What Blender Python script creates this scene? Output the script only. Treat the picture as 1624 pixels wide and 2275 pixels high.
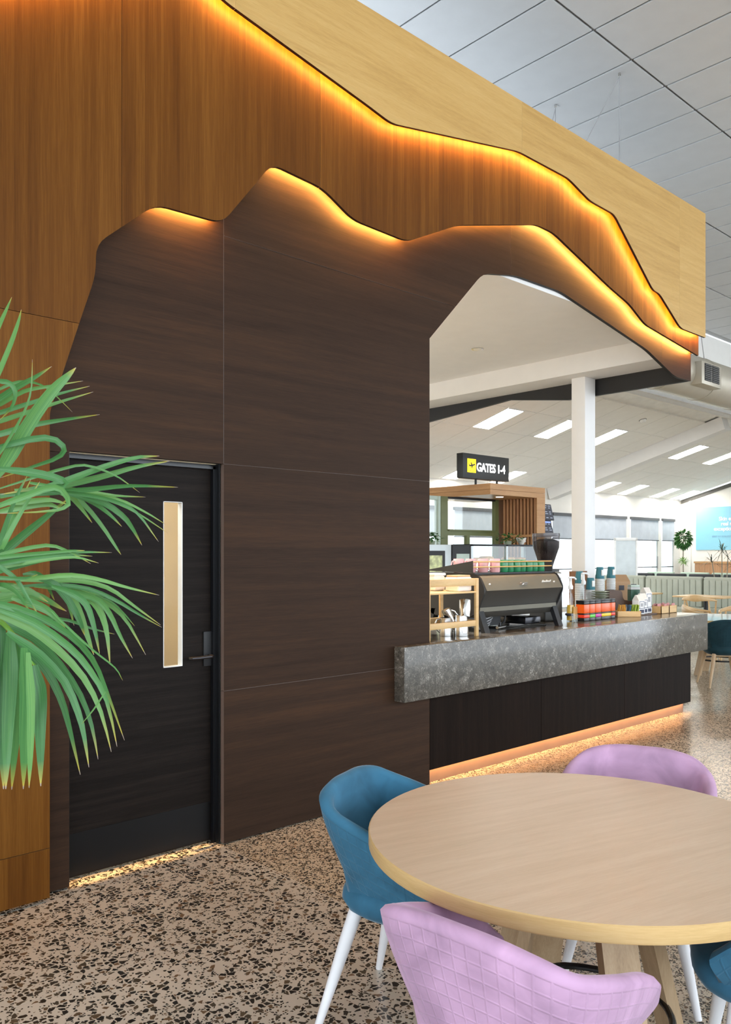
import bpy, bmesh, math, random
from mathutils import Vector, Matrix
from mathutils.geometry import tessellate_polygon
import numpy as np
random.seed(7)
for o in list(bpy.data.objects): bpy.data.objects.remove(o)
SC = bpy.context.scene
COL = SC.collection
# ---------------------------------------------------------------- camera, world, light, exposure
FPX, CX, HZ, EYE = 1826.0, 812.0, 1227.0, 1.6            # measured from the photograph's vanishing points
AZ = math.atan2(1983, 1826)
cam = bpy.data.objects.new('camera', bpy.data.cameras.new('camera'))
COL.objects.link(cam)
cam.location = (0, 0, EYE)
cam.rotation_euler = (math.pi/2, 0, AZ - math.pi/2)
cam.data.sensor_fit = 'HORIZONTAL'; cam.data.sensor_width = 36
cam.data.lens = 36*FPX/1624
cam.data.shift_y = (HZ - 1137.5)/1624
cam.data.clip_end = 200; cam.data.clip_start = 0.05
SC.camera = cam
W = bpy.data.worlds.new('sky'); SC.world = W; W.use_nodes = True
bg = W.node_tree.nodes['Background']
bg.inputs[0].default_value = (0.83, 0.915, 1.0, 1); bg.inputs[1].default_value = 2.1
SC.view_settings.view_transform = 'Standard'; SC.view_settings.look = 'None'
SC.view_settings.exposure = 1.05; SC.view_settings.gamma = 1
SC.view_settings.use_curve_mapping = False
cy = SC.cycles
cy.max_bounces = 5; cy.diffuse_bounces = 4; cy.glossy_bounces = 3; cy.transmission_bounces = 4; cy.transparent_max_bounces = 12
cy.use_adaptive_sampling = True; cy.adaptive_threshold = 0.06; cy.adaptive_min_samples = 16; cy.caustics_reflective = False; cy.caustics_refractive = False; cy.sample_clamp_indirect = 8.0
LED = 115.0            # radiance of the warm strips behind the timber layers
PANEL = 12.5           # radiance of the ceiling light panels
# ---------------------------------------------------------------- measuring helper: picture ray meets a real plane
FW = Vector((math.cos(AZ), math.sin(AZ), 0)); RT = Vector((math.sin(AZ), -math.cos(AZ), 0)); UP = Vector((0, 0, 1))
def P(px, py, X=None, Y=None, Z=None, t=None):
    d = FW + (px-CX)/FPX*RT + (HZ-py)/FPX*UP
    if X is not None: t = X/d.x
    if Y is not None: t = Y/d.y
    if Z is not None: t = (Z-EYE)/d.z
    return Vector((0, 0, EYE)) + t*d
# ---------------------------------------------------------------- materials
MATS = {}
def nt(name):
    m = bpy.data.materials.new(name); m.use_nodes = True
    t = m.node_tree; b = t.nodes['Principled BSDF']
    MATS[name] = m
    return m, t, b
def N(t, typ, **kw):
    n = t.nodes.new(typ)
    for k, v in kw.items():
        if k.startswith('i_'):
            key = k[2:].replace('_', ' ')
            n.inputs[int(key) if key.isdigit() else key].default_value = v
        else: setattr(n, k, v)
    return n
def L(t, a, b): t.links.new(a, b)
def ramp(t, fac, stops, interp='LINEAR'):
    r = t.nodes.new('ShaderNodeValToRGB'); r.color_ramp.interpolation = interp
    e = r.color_ramp.elements
    while len(e) < len(stops): e.new(0.5)
    for k, (p, c) in enumerate(stops):
        e[k].position = p; e[k].color = (*c, 1) if len(c) == 3 else c
    L(t, fac, r.inputs[0]); return r
def plain(name, col, rough=0.5, metal=0.0, spec=0.5, var=0.06, scale=6.0, bump=0.0, bscale=200, **kw):
    m, t, b = nt(name)
    tc = N(t, 'ShaderNodeTexCoord'); no = N(t, 'ShaderNodeTexNoise', i_Scale=scale, i_Detail=3.0)
    L(t, tc.outputs['Object'], no.inputs['Vector'])
    c0 = tuple(x*(1-var) for x in col); c1 = tuple(min(1, x*(1+var)) for x in col)
    r = ramp(t, no.outputs['Fac'], [(0.3, c0), (0.7, c1)])
    L(t, r.outputs[0], b.inputs['Base Color'])
    b.inputs['Roughness'].default_value = rough; b.inputs['Metallic'].default_value = metal
    b.inputs['Specular IOR Level'].default_value = spec
    if bump:
        n2 = N(t, 'ShaderNodeTexNoise', i_Scale=bscale, i_Detail=2.0); L(t, tc.outputs['Object'], n2.inputs['Vector'])
        bp = N(t, 'ShaderNodeBump', i_Strength=bump, i_Distance=0.002); L(t, n2.outputs['Fac'], bp.inputs['Height'])
        L(t, bp.outputs[0], b.inputs['Normal'])
    for k, v in kw.items(): b.inputs[k.replace('_', ' ')].default_value = v
    return m
def wood(name, cols, stretch, rough=0.45, strip=None, stripvar=0.0, fine=90, bump=0.15, rnd=0.0, big=1.0, coat=0.0, spec=0.5):
    """veneer: noise stretched along the grain; strip=(axis,width) adds veneer leaves of differing tone"""
    m, t, b = nt(name)
    tc = N(t, 'ShaderNodeTexCoord'); oi = N(t, 'ShaderNodeObjectInfo')
    off = N(t, 'ShaderNodeVectorMath', operation='SCALE'); off.inputs['Scale'].default_value = 13.7
    cmb = N(t, 'ShaderNodeCombineXYZ')
    for k in range(3): L(t, oi.outputs['Random'], cmb.inputs[k])
    L(t, cmb.outputs[0], off.inputs[0])
    add = N(t, 'ShaderNodeVectorMath', operation='ADD'); L(t, tc.outputs['Object'], add.inputs[0]); L(t, off.outputs[0], add.inputs[1])
    mp = N(t, 'ShaderNodeMapping'); mp.inputs['Scale'].default_value = tuple(big*s for s in stretch); L(t, add.outputs[0], mp.inputs[0])
    n1 = N(t, 'ShaderNodeTexNoise', i_Scale=3.0, i_Detail=4.0, i_Roughness=0.6, i_Distortion=0.3); L(t, mp.outputs[0], n1.inputs['Vector'])
    n2 = N(t, 'ShaderNodeTexNoise', i_Scale=float(fine)/3, i_Detail=3.0, i_Roughness=0.65); L(t, mp.outputs[0], n2.inputs['Vector'])
    mx = N(t, 'ShaderNodeMix', i_Factor=0.4); mx.data_type = 'FLOAT'
    L(t, n1.outputs['Fac'], mx.inputs[2]); L(t, n2.outputs['Fac'], mx.inputs[3])
    fac = mx.outputs[0]
    if strip:
        ax, wd = strip
        sp = N(t, 'ShaderNodeSeparateXYZ'); L(t, add.outputs[0], sp.inputs[0])
        dv = N(t, 'ShaderNodeMath', operation='DIVIDE'); L(t, sp.outputs[ax], dv.inputs[0]); dv.inputs[1].default_value = wd
        wn0 = N(t, 'ShaderNodeTexNoise', i_Scale=1.7, i_Detail=0.0); wn0.noise_dimensions = '1D'; L(t, dv.outputs[0], wn0.inputs['W'])
        ad0 = N(t, 'ShaderNodeMath', operation='MULTIPLY_ADD', i_1=1.6); L(t, wn0.outputs['Fac'], ad0.inputs[0]); L(t, dv.outputs[0], ad0.inputs[2])
        fl = N(t, 'ShaderNodeMath', operation='FLOOR'); L(t, ad0.outputs[0], fl.inputs[0])
        wn = N(t, 'ShaderNodeTexWhiteNoise'); wn.noise_dimensions = '1D'; L(t, fl.outputs[0], wn.inputs['W'])
        sb = N(t, 'ShaderNodeMath', operation='SUBTRACT', i_1=0.5); L(t, wn.outputs['Value'], sb.inputs[0])
        ma = N(t, 'ShaderNodeMath', operation='MULTIPLY_ADD', i_1=stripvar); L(t, sb.outputs[0], ma.inputs[0]); L(t, fac, ma.inputs[2])
        fac = ma.outputs[0]
    if rnd:
        sb = N(t, 'ShaderNodeMath', operation='SUBTRACT', i_1=0.5); L(t, oi.outputs['Random'], sb.inputs[0])
        ma = N(t, 'ShaderNodeMath', operation='MULTIPLY_ADD', i_1=rnd); L(t, sb.outputs[0], ma.inputs[0]); L(t, fac, ma.inputs[2])
        fac = ma.outputs[0]
    r = ramp(t, fac, [(0.25+0.5*k/(len(cols)-1), c) for k, c in enumerate(cols)])
    L(t, r.outputs[0], b.inputs['Base Color'])
    b.inputs['Roughness'].default_value = rough; b.inputs['Specular IOR Level'].default_value = spec
    b.inputs['Coat Weight'].default_value = coat; b.inputs['Coat Roughness'].default_value = 0.25
    bp = N(t, 'ShaderNodeBump', i_Strength=bump, i_Distance=0.0015); L(t, n2.outputs['Fac'], bp.inputs['Height']); L(t, bp.outputs[0], b.inputs['Normal'])
    return m
def glow(name, col, strength):
    m, t, b = nt(name)
    b.inputs['Base Color'].default_value = (*[c*0.8 for c in col], 1)
    b.inputs['Emission Color'].default_value = (*col, 1); b.inputs['Emission Strength'].default_value = strength
    return m
def glass(name, tint=(0.95, 0.98, 0.97), alpha=0.12):
    m, t, b = nt(name); t.nodes.remove(b)
    tr = N(t, 'ShaderNodeBsdfTransparent'); tr.inputs[0].default_value = (*tint, 1)
    gl = N(t, 'ShaderNodeBsdfGlossy', i_Roughness=0.02)
    lw = N(t, 'ShaderNodeLayerWeight', i_Blend=0.5)
    pw = N(t, 'ShaderNodeMath', operation='POWER', i_1=5.0); L(t, lw.outputs['Facing'], pw.inputs[0])
    ad = N(t, 'ShaderNodeMath', operation='MULTIPLY_ADD', i_1=0.5, i_2=alpha*0.3+0.03); L(t, pw.outputs[0], ad.inputs[0]); ad.use_clamp = True
    mx = N(t, 'ShaderNodeMixShader'); L(t, ad.outputs[0], mx.inputs[0]); L(t, tr.outputs[0], mx.inputs[1]); L(t, gl.outputs[0], mx.inputs[2])
    L(t, mx.outputs[0], t.nodes['Material Output'].inputs[0])
    return m
def velvet(name, col, quilt=0):
    m, t, b = nt(name)
    tc = N(t, 'ShaderNodeTexCoord'); no = N(t, 'ShaderNodeTexNoise', i_Scale=7.0, i_Detail=4.0, i_Distortion=0.8); L(t, tc.outputs['Object'], no.inputs['Vector'])
    r = ramp(t, no.outputs['Fac'], [(0.3, tuple(x*0.8 for x in col)), (0.7, tuple(min(1, x*1.22) for x in col))])
    L(t, r.outputs[0], b.inputs['Base Color'])
    b.inputs['Roughness'].default_value = 0.85; b.inputs['Specular IOR Level'].default_value = 0.2
    b.inputs['Sheen Weight'].default_value = 0.45; b.inputs['Sheen Roughness'].default_value = 0.35
    b.inputs['Sheen Tint'].default_value = (*[min(1, 0.45+x*0.75) for x in col], 1)
    if quilt:
        sp = N(t, 'ShaderNodeSeparateXYZ'); L(t, tc.outputs['UV'], sp.inputs[0])
        hs = []
        for k, wd in ((0, 0.038), (1, 0.038)):
            pp = N(t, 'ShaderNodeMath', operation='PINGPONG', i_1=wd/2); L(t, sp.outputs[k], pp.inputs[0])
            hs.append(pp)
        mn = N(t, 'ShaderNodeMath', operation='MINIMUM'); L(t, hs[0].outputs[0], mn.inputs[0]); L(t, hs[1].outputs[0], mn.inputs[1])
        mr = N(t, 'ShaderNodeMapRange', i_1=0.0, i_2=0.0045); mr.interpolation_type = 'SMOOTHSTEP'; L(t, mn.outputs[0], mr.inputs[0])
        bp = N(t, 'ShaderNodeBump', i_Strength=0.35, i_Distance=0.005); L(t, mr.outputs[0], bp.inputs['Height']); L(t, bp.outputs[0], b.inputs['Normal'])
    return m
# timber layers
wood('oak_light', [(0.48, 0.28, 0.085), (0.60, 0.37, 0.125), (0.68, 0.45, 0.175)], (0.55, 6, 9), rough=0.40, strip=(2, 0.26), stripvar=0.10, rnd=0.05, bump=0.05, spec=0.3)
wood('oak_brown', [(0.078, 0.025, 0.0030), (0.126, 0.045, 0.0055), (0.19, 0.076, 0.011)], (9, 6, 0.22), rough=0.5, strip=(0, 0.12), stripvar=0.22, fine=80, bump=0.1, rnd=0.04, spec=0.12)
wood('oak_dark', [(0.024, 0.0132, 0.0085), (0.038, 0.0212, 0.0132), (0.060, 0.030, 0.016)], (0.35, 6, 8), rough=0.5, strip=(2, 0.2), stripvar=0.12, fine=80, bump=0.18, rnd=0.06, spec=0.08)
wood('door_dark', [(0.005, 0.0038, 0.003), (0.012, 0.009, 0.0075), (0.024, 0.0175, 0.014)], (0.4, 6, 14), rough=0.5, fine=60, bump=0.35, spec=0.08)
wood('counter_dark', [(0.005, 0.003, 0.002), (0.010, 0.006, 0.0042), (0.019, 0.011, 0.0075)], (8, 6, 0.4), rough=0.55, bump=0.08, spec=0.05)
wood('table_oak', [(0.60, 0.43, 0.28), (0.68, 0.50, 0.345), (0.75, 0.58, 0.42)], (0.6, 9, 8), rough=0.36, strip=(1, 0.14), stripvar=0.12, bump=0.02, spec=0.4)
wood('table_edge', [(0.52, 0.33, 0.13), (0.64, 0.43, 0.19), (0.72, 0.52, 0.26)], (0.8, 0.8, 12), rough=0.4, bump=0.05)
wood('leg_oak', [(0.34, 0.22, 0.12), (0.48, 0.33, 0.19), (0.58, 0.42, 0.26)], (9, 9, 0.8), rough=0.5, bump=0.1)
wood('bamboo', [(0.56, 0.34, 0.13), (0.68, 0.44, 0.19), (0.76, 0.53, 0.26)], (1, 6, 8), rough=0.45, bump=0.05)
wood('kiosk_wood', [(0.42, 0.20, 0.07), (0.54, 0.28, 0.11), (0.63, 0.36, 0.16)], (0.6, 0.6, 9), rough=0.45, bump=0.05)
wood('slat_wood', [(0.36, 0.16, 0.07), (0.48, 0.24, 0.11), (0.58, 0.32, 0.16)], (6, 6, 0.5), rough=0.5, bump=0.05)
wood('walnut', [(0.05, 0.022, 0.011), (0.085, 0.040, 0.02), (0.12, 0.06, 0.03)], (1, 5, 7), rough=0.4)
plain('layer_edge', (0.006, 0.005, 0.004), 0.6)
plain('seam_edge', (0.17, 0.11, 0.085), 0.6)
plain('seam_edge_brown', (0.16, 0.08, 0.03), 0.6)
plain('seam_edge_light', (0.66, 0.48, 0.24), 0.6)
glow('led_warm', (1.0, 0.45, 0.10), LED); glow('led_warm_low', (1.0, 0.45, 0.10), LED*1.9); glow('led_warm_dim', (1.0, 0.43, 0.08), LED*0.6)
glow('led_kick', (1.0, 0.52, 0.18), 60.0)
glow('panel_lit', (1.0, 0.97, 0.90), PANEL); glow('corridor_lit', (1.0, 0.94, 0.84), 15.0)
plain('black_frame', (0.006, 0.0065, 0.008), 0.28)
plain('black_matt', (0.012, 0.012, 0.013), 0.55)
plain('black_gloss', (0.01, 0.01, 0.011), 0.15); plain('kick_black', (0.004, 0.004, 0.0042), 0.4, spec=0.2)
plain('dark_fascia', (0.014, 0.0135, 0.014), 0.6)
plain('white_paint', (0.85, 0.84, 0.83), 0.6, var=0.015)
plain('cream_paint', (0.80, 0.69, 0.49), 0.6, var=0.02)
plain('wall_paint', (0.82, 0.79, 0.74), 0.65, var=0.015)
plain('ceiling_tile', (0.68, 0.70, 0.72), 0.85, var=0.02, bump=0.2, bscale=90)
plain('ceiling_grid', (0.40, 0.41, 0.42), 0.6)
plain('hall_tile', (0.90, 0.885, 0.85), 0.85, var=0.015)
plain('hall_grid', (0.92, 0.92, 0.92), 0.5)
plain('duct_metal', (0.52, 0.47, 0.38), 0.42, metal=0.35, var=0.03)
plain('grille_dark', (0.10, 0.095, 0.085), 0.5)
plain('chrome', (0.75, 0.75, 0.75), 0.12, metal=1.0)
plain('steel', (0.66, 0.65, 0.63), 0.2, metal=1.0, var=0.03)
plain('steel_dark', (0.05, 0.05, 0.055), 0.2, metal=0.8)
plain('bronze_panel', (0.165, 0.152, 0.115), 0.42, metal=0.25)
plain('machine_dark', (0.034, 0.031, 0.026), 0.42)
plain('blind_grey', (0.50, 0.54, 0.60), 0.8, var=0.05)
plain('blind_head', (0.10, 0.105, 0.115), 0.6)
plain('frame_green', (0.15, 0.17, 0.065), 0.5)
plain('frame_mint', (0.52, 0.62, 0.54), 0.5)
plain('alu', (0.60, 0.65, 0.66), 0.4, metal=0.3)
plain('sign_black', (0.022, 0.023, 0.022), 0.5)
glow('sign_white', (1, 1, 1), 1.3)
glow('sign_yellow', (1.0, 0.68, 0.01), 0.9)
plain('leg_white', (0.80, 0.80, 0.82), 0.4)
plain('white_plastic', (0.85, 0.85, 0.84), 0.35)
plain('white_porcelain', (0.82, 0.78, 0.72), 0.2)
plain('cup_pink', (0.80, 0.42, 0.42), 0.18)
plain('cup_green', (0.035, 0.24, 0.10), 0.15)
plain('cup_white', (0.62, 0.62, 0.60), 0.5)
plain('cup_teal', (0.03, 0.17, 0.21), 0.45)
plain('saucer_sage', (0.30, 0.34, 0.24), 0.35)
plain('tin_black', (0.012, 0.012, 0.013), 0.25)
plain('tin_orange', (0.85, 0.115, 0.012), 0.22)
plain('label_green', (0.12, 0.55, 0.05), 0.3); plain('label_magenta', (0.55, 0.03, 0.32), 0.3)
plain('label_yellow', (0.90, 0.58, 0.01), 0.3); plain('label_red', (0.80, 0.05, 0.02), 0.3)
plain('label_white', (0.80, 0.80, 0.78), 0.5); plain('ink_dark', (0.02, 0.02, 0.03), 0.5); plain('ink_navy', (0.025, 0.03, 0.07), 0.5)
plain('kraft', (0.42, 0.25, 0.13), 0.7); plain('kraft_pale', (0.52, 0.36, 0.19), 0.7); plain('paper_brown', (0.27, 0.12, 0.055), 0.8, var=0.15)
plain('carton_green', (0.02, 0.10, 0.055), 0.4)
plain('pack_yellow', (0.75, 0.38, 0.03), 0.35, var=0.2); plain('pack_blue', (0.04, 0.13, 0.24), 0.35, var=0.2)
plain('pack_lime', (0.36, 0.52, 0.06), 0.35, var=0.25); plain('pack_pink', (0.62, 0.30, 0.30), 0.45, var=0.15)
plain('bean', (0.030, 0.020, 0.017), 0.45, var=0.6, scale=90, bump=1.0, bscale=90)
plain('hopper_smoke', (0.07, 0.06, 0.065), 0.08)
plain('amber', (0.75, 0.45, 0.06), 0.1)
plain('tag_wood', (0.62, 0.38, 0.13), 0.6)
plain('cable_grey', (0.35, 0.35, 0.36), 0.35); plain('cable_black', (0.012, 0.012, 0.012), 0.4)
plain('red_plastic', (0.65, 0.06, 0.06), 0.3)
plain('banquette_green', (0.42, 0.44, 0.37), 0.7, var=0.05)
plain('seat_black', (0.018, 0.02, 0.022), 0.5); plain('seat_sage', (0.40, 0.50, 0.40), 0.6)
wood('chair_oak', [(0.52, 0.32, 0.14), (0.62, 0.41, 0.20), (0.70, 0.50, 0.27)], (2, 2, 2), rough=0.4)
plain('gloss_top', (0.80, 0.76, 0.70), 0.08)
plain('poster_blue', (0.26, 0.58, 0.74), 0.5, var=0.02)
plain('poster_white', (0.95, 0.97, 0.97), 0.5); plain('poster_ink', (0.30, 0.52, 0.72), 0.5)
plain('whiteboard', (0.62, 0.68, 0.71), 0.15)
plain('leaf_far', (0.035, 0.14, 0.025), 0.45, var=0.4, scale=25); plain('leaf_lime', (0.16, 0.36, 0.04), 0.45, var=0.3)
plain('leaf_dracaena', (0.025, 0.06, 0.035), 0.4, var=0.3); plain('bark', (0.30, 0.26, 0.20), 0.8, var=0.2)
plain('soil', (0.03, 0.02, 0.014), 0.9); plain('pot_grey', (0.22, 0.22, 0.22), 0.6)
plain('cabinet_food', (0.55, 0.58, 0.30), 0.5, var=0.5, scale=14); plain('slat_back', (0.17, 0.075, 0.035), 0.6); plain('joint_dark', (0.085, 0.060, 0.048), 0.5); plain('pastry', (0.75, 0.36, 0.08), 0.5, var=0.2, scale=20)
plain('skirting_bronze', (0.16, 0.10, 0.065), 0.5)
plain('joint_pale', (0.40, 0.36, 0.30), 0.5)
glow('screen_dark', (0.02, 0.022, 0.03), 1.0); glow('screen_text', (0.45, 0.5, 0.6), 0.35); glow('screen_bar', (0.15, 0.22, 0.6), 0.9)
glow('lens_lit', (1.0, 0.93, 0.8), 6.0)
glass('pane'); glass('door_pane', (0.97, 0.98, 0.97), -0.07); glass('clear_plastic', (0.93, 0.95, 0.95), 0.1); glass('hopper_wall', (0.72, 0.70, 0.70), -0.03)
velvet('velvet_blue', (0.040, 0.145, 0.235)); velvet('velvet_blue_quilt', (0.040, 0.145, 0.235), 1)
velvet('velvet_pink', (0.50, 0.31, 0.46)); velvet('velvet_pink_quilt', (0.50, 0.31, 0.46), 1)
velvet('velvet_teal', (0.010, 0.035, 0.045)); velvet('velvet_teal_quilt', (0.010, 0.035, 0.045), 1)
def make_leaf():
    m, t, b = nt('palm_leaf')
    tc = N(t, 'ShaderNodeTexCoord'); sp = N(t, 'ShaderNodeSeparateXYZ'); L(t, tc.outputs['UV'], sp.inputs[0])
    oi = N(t, 'ShaderNodeObjectInfo')
    no = N(t, 'ShaderNodeTexNoise', i_Scale=1.0, i_Detail=2.0)
    mp = N(t, 'ShaderNodeMapping'); mp.inputs['Scale'].default_value = (16, 1.2, 1); L(t, tc.outputs['UV'], mp.inputs[0]); L(t, mp.outputs[0], no.inputs['Vector'])
    ad = N(t, 'ShaderNodeMath', operation='MULTIPLY_ADD', i_1=0.5); L(t, oi.outputs['Random'], ad.inputs[0]); L(t, no.outputs['Fac'], ad.inputs[2])
    g = ramp(t, ad.outputs[0], [(0.3, (0.030, 0.125, 0.032)), (0.65, (0.075, 0.25, 0.070)), (1.0, (0.17, 0.38, 0.10))])
    tip = ramp(t, sp.outputs[1], [(0.84, (0, 0, 0)), (0.95, (0.6, 0.6, 0.6)), (0.975, (1, 1, 1))])
    mx = N(t, 'ShaderNodeMix'); mx.data_type = 'RGBA'; L(t, tip.outputs[0], mx.inputs[0]); L(t, g.outputs[0], mx.inputs[6]); mx.inputs[7].default_value = (0.52, 0.42, 0.06, 1)
    tp2 = ramp(t, sp.outputs[1], [(0.978, (0, 0, 0)), (0.985, (1, 1, 1))])
    m2 = N(t, 'ShaderNodeMix'); m2.data_type = 'RGBA'; L(t, tp2.outputs[0], m2.inputs[0]); L(t, mx.outputs[2], m2.inputs[6]); m2.inputs[7].default_value = (0.42, 0.33, 0.26, 1)
    L(t, m2.outputs[2], b.inputs['Base Color']); b.inputs['Roughness'].default_value = 0.38
    tl = N(t, 'ShaderNodeBsdfTranslucent'); L(t, m2.outputs[2], tl.inputs[0])
    ms = N(t, 'ShaderNodeMixShader', i_0=0.22); L(t, b.outputs[0], ms.inputs[1]); L(t, tl.outputs[0], ms.inputs[2])
    L(t, ms.outputs[0], t.nodes['Material Output'].inputs[0])
make_leaf()
def make_stone():
    m, t, b = nt('counter_stone')
    tc = N(t, 'ShaderNodeTexCoord')
    n1 = N(t, 'ShaderNodeTexNoise', i_Scale=55.0, i_Detail=6.0, i_Roughness=0.75, i_Distortion=1.6); L(t, tc.outputs['Object'], n1.inputs['Vector'])
    n2 = N(t, 'ShaderNodeTexNoise', i_Scale=14.0, i_Detail=3.0, i_Distortion=1.0); L(t, tc.outputs['Object'], n2.inputs['Vector'])
    mx = N(t, 'ShaderNodeMix', i_Factor=0.3); mx.data_type = 'FLOAT'; L(t, n1.outputs['Fac'], mx.inputs[2]); L(t, n2.outputs['Fac'], mx.inputs[3])
    r = ramp(t, mx.outputs[0], [(0.33, (0.028, 0.026, 0.021)), (0.46, (0.068, 0.063, 0.053)), (0.56, (0.125, 0.115, 0.096)), (0.635, (0.36, 0.34, 0.30))])
    L(t, r.outputs[0], b.inputs['Base Color']); b.inputs['Roughness'].default_value = 0.16
make_stone()
def make_terrazzo(name, s1, s2, dens, base=(0.47, 0.41, 0.325)):
    m, t, b = nt(name)
    tc = N(t, 'ShaderNodeTexCoord')
    wp = N(t, 'ShaderNodeTexNoise', i_Scale=40.0, i_Detail=1.0); L(t, tc.outputs['Object'], wp.inputs['Vector'])
    sc = N(t, 'ShaderNodeVectorMath', operation='MULTIPLY_ADD'); sc.inputs[1].default_value = (0.012, 0.012, 0); L(t, wp.outputs['Color'], sc.inputs[0]); L(t, tc.outputs['Object'], sc.inputs[2])
    masks = []; cols = []
    for k, (s, dn, w) in enumerate(((s1, dens, 0.07), (s2, dens*0.75, 0.10))):
        ve = N(t, 'ShaderNodeTexVoronoi', feature='DISTANCE_TO_EDGE', i_Scale=s); ve.voronoi_dimensions = '2D'; L(t, sc.outputs[0], ve.inputs['Vector'])
        vc = N(t, 'ShaderNodeTexVoronoi', i_Scale=s); vc.voronoi_dimensions = '2D'; L(t, sc.outputs[0], vc.inputs['Vector'])
        sp = N(t, 'ShaderNodeSeparateColor'); L(t, vc.outputs['Color'], sp.inputs[0])
        lt = N(t, 'ShaderNodeMath', operation='LESS_THAN', i_1=dn); L(t, sp.outputs[0], lt.inputs[0])
        thr = N(t, 'ShaderNodeMath', operation='MULTIPLY_ADD', i_1=0.14, i_2=w); L(t, sp.outputs[1], thr.inputs[0])
        gt = N(t, 'ShaderNodeMath', operation='GREATER_THAN'); L(t, ve.outputs['Distance'], gt.inputs[0]); L(t, thr.outputs[0], gt.inputs[1])
        mu = N(t, 'ShaderNodeMath', operation='MULTIPLY'); L(t, lt.outputs[0], mu.inputs[0]); L(t, gt.outputs[0], mu.inputs[1])
        masks.append(mu)
        cols.append(ramp(t, sp.outputs[2], [(0.0, (0.014, 0.014, 0.014)), (0.55, (0.035, 0.034, 0.03)), (0.8, (0.075, 0.062, 0.042)), (1.0, (0.14, 0.09, 0.05))]))
    nb = N(t, 'ShaderNodeTexNoise', i_Scale=1.1, i_Detail=5.0); L(t, tc.outputs['Object'], nb.inputs['Vector'])
    bs = ramp(t, nb.outputs['Fac'], [(0.3, tuple(x*0.86 for x in base)), (0.7, tuple(x*1.1 for x in base))])
    m1 = N(t, 'ShaderNodeMix'); m1.data_type = 'RGBA'; L(t, masks[1].outputs[0], m1.inputs[0]); L(t, bs.outputs[0], m1.inputs[6]); L(t, cols[1].outputs[0], m1.inputs[7])
    m2 = N(t, 'ShaderNodeMix'); m2.data_type = 'RGBA'; L(t, masks[0].outputs[0], m2.inputs[0]); L(t, m1.outputs[2], m2.inputs[6]); L(t, cols[0].outputs[0], m2.inputs[7])
    L(t, m2.outputs[2], b.inputs['Base Color']); b.inputs['Roughness'].default_value = 0.22
    b.inputs['Specular IOR Level'].default_value = 0.5
make_terrazzo('terrazzo_coarse', 42, 90, 0.45, (0.51, 0.47, 0.40)); make_terrazzo('terrazzo_fine', 66, 125, 0.48, (0.50, 0.43, 0.33))
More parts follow.
